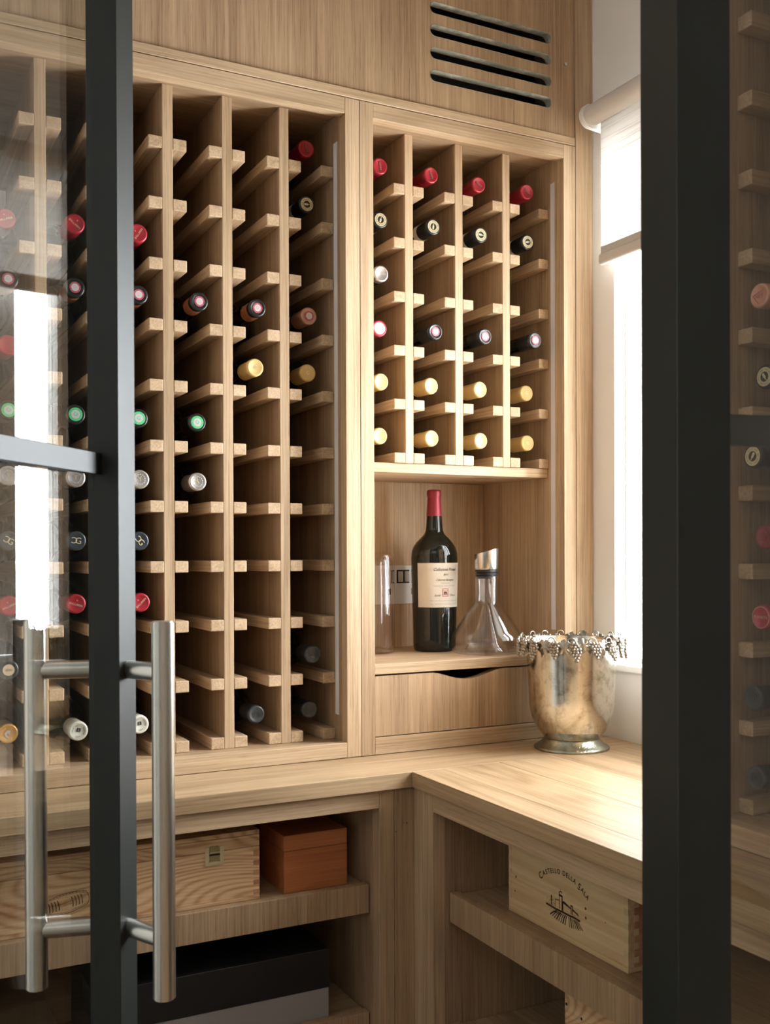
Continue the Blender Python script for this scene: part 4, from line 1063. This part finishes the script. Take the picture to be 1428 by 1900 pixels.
for i in range(15):
    t = i / 14; x0 = -0.014 + 0.048 * t; x1 = -0.030 + 0.070 * t + (0.006 if t > 0.5 else 0)
    strip([(x0, -0.5180), ((x0 * 0.5 + x1 * 0.5), -0.5215 - 0.002 * t), (x1, -0.5235 - 0.009 * math.sin(PI * (0.15 + 0.7 * t)))], 0.0005 if i % 3 else 0.0008)
for _ in range(24):
    u = r5.uniform(-0.036, -0.012); v = -0.5168 - abs(r5.gauss(0, 0.0025)); Q([(u, v), (u + 0.0008, v), (u + 0.0005, v + 0.0008)])
cs.build('castle_print', print_brown, cr1)

# ================================================================== GLASS DOORS
def leaf(name, label, loc, rotz, w, stile, muntin_z, T0, T1, M0, zb=-1.245, zt=0.965):
    t = thing(name, label, 'door', loc, rotz, kind='structure')
    bx('stile', black_steel, t, w - stile, w, T0, T1, zb - loc[2], zt - loc[2], 0.0007, local=True)
    bx('stile', black_steel, t, 0.0, stile, T0, T1, zb - loc[2], zt - loc[2], 0.0007, local=True)
    bx('rail', black_steel, t, stile, w - stile, T0 * 0.6, T1, zt - 0.045 - loc[2], zt - loc[2], 0.0007, local=True)
    bx('rail', black_steel, t, stile, w - stile, T0 * 0.6, T1, zb - loc[2], zb + 0.12 - loc[2], 0.0007, local=True)
    for za, zb_ in muntin_z:
        bx('glazing_bar', black_steel, t, stile, w - stile, M0, -0.0056, za - loc[2], zb_ - loc[2], 0.0006, local=True)
    bx('pane', pane_glass, t, stile, w - stile, -0.0055, -0.0015, zb + 0.12 - loc[2], zt - 0.045 - loc[2], 0, local=True)
    return t
zL0 = -1.245
w1 = 0.80; G = Vector((0.2404, 1.2028)); d1 = Vector((math.cos(math.radians(51)), math.sin(math.radians(51))))
hinge = G - d1 * (w1 - 0.043)
dl = leaf('door_1', 'black steel-framed glass door standing open on the left', (hinge.x, hinge.y, zL0), math.radians(51), w1, 0.043,
          [(0.0875, 0.1118), (-0.66, -0.636)], -0.0362, 0.0012, -0.0162)
th = math.radians(25); hx = w1 - 0.0215
def pull(side, L_, label):
    sgn = -1 if side < 0 else 1
    y0 = -0.0362 if side < 0 else 0.0012
    cx, cy = hx - L_ * math.sin(th), y0 + sgn * L_ * math.cos(th)
    h = MB().tube((cx, cy, -0.0765 - zL0), (cx, cy, -0.4965 - zL0), 0.0125, 40)
    bmesh.ops.bevel(h.bm, geom=[e for e in h.bm.edges if abs(e.verts[0].co.z - e.verts[1].co.z) < 1e-6], offset=0.0012, segments=2, affect='EDGES')
    h = h.build('pull_handle', steel, dl, smooth=True, angle=0.9, local=True); h['label'] = label
    for z in (-0.1340, -0.4300):
        MB().tube((hx, y0, z - zL0), (cx, cy, z - zL0), 0.0105, 28).build('standoff', steel, h, smooth=True, local=True)
pull(-1, 0.060, 'round steel pull handle on the near face'); pull(1, 0.0685, 'round steel pull handle seen through the glass')

P1 = Vector((0.6074, 0.6557)) * (0.85 / 0.86); dr_ = Vector((math.cos(math.radians(-10)), math.sin(math.radians(-10))))
w2 = 0.70; hg = P1 + dr_ * w2
nrm = Vector((-math.sin(math.radians(170)), math.cos(math.radians(170))))   # local +y, towards the viewer
org = hg - nrm * 0.020
leaf('door_2', 'black steel-framed glass panel close by on the right', (org.x, org.y, zL0), math.radians(170), w2, 0.0510,
     [(0.0899, 0.1169), (-0.66, -0.636)], -0.036, 0.020, -0.014)
fr_ = MB()
fr_.box(-0.30, hinge.x - 0.03, 0.52, 0.56, FZ, 0.99); fr_.box(1.255, 1.309, 0.42, 0.47, FZ, 0.99); fr_.box(-0.30, 1.309, 0.40, 0.44, 0.970, 0.99)
struct(fr_.build('trim_2', black_steel), 'slim black steel frame around the glass doors', 'door frame')
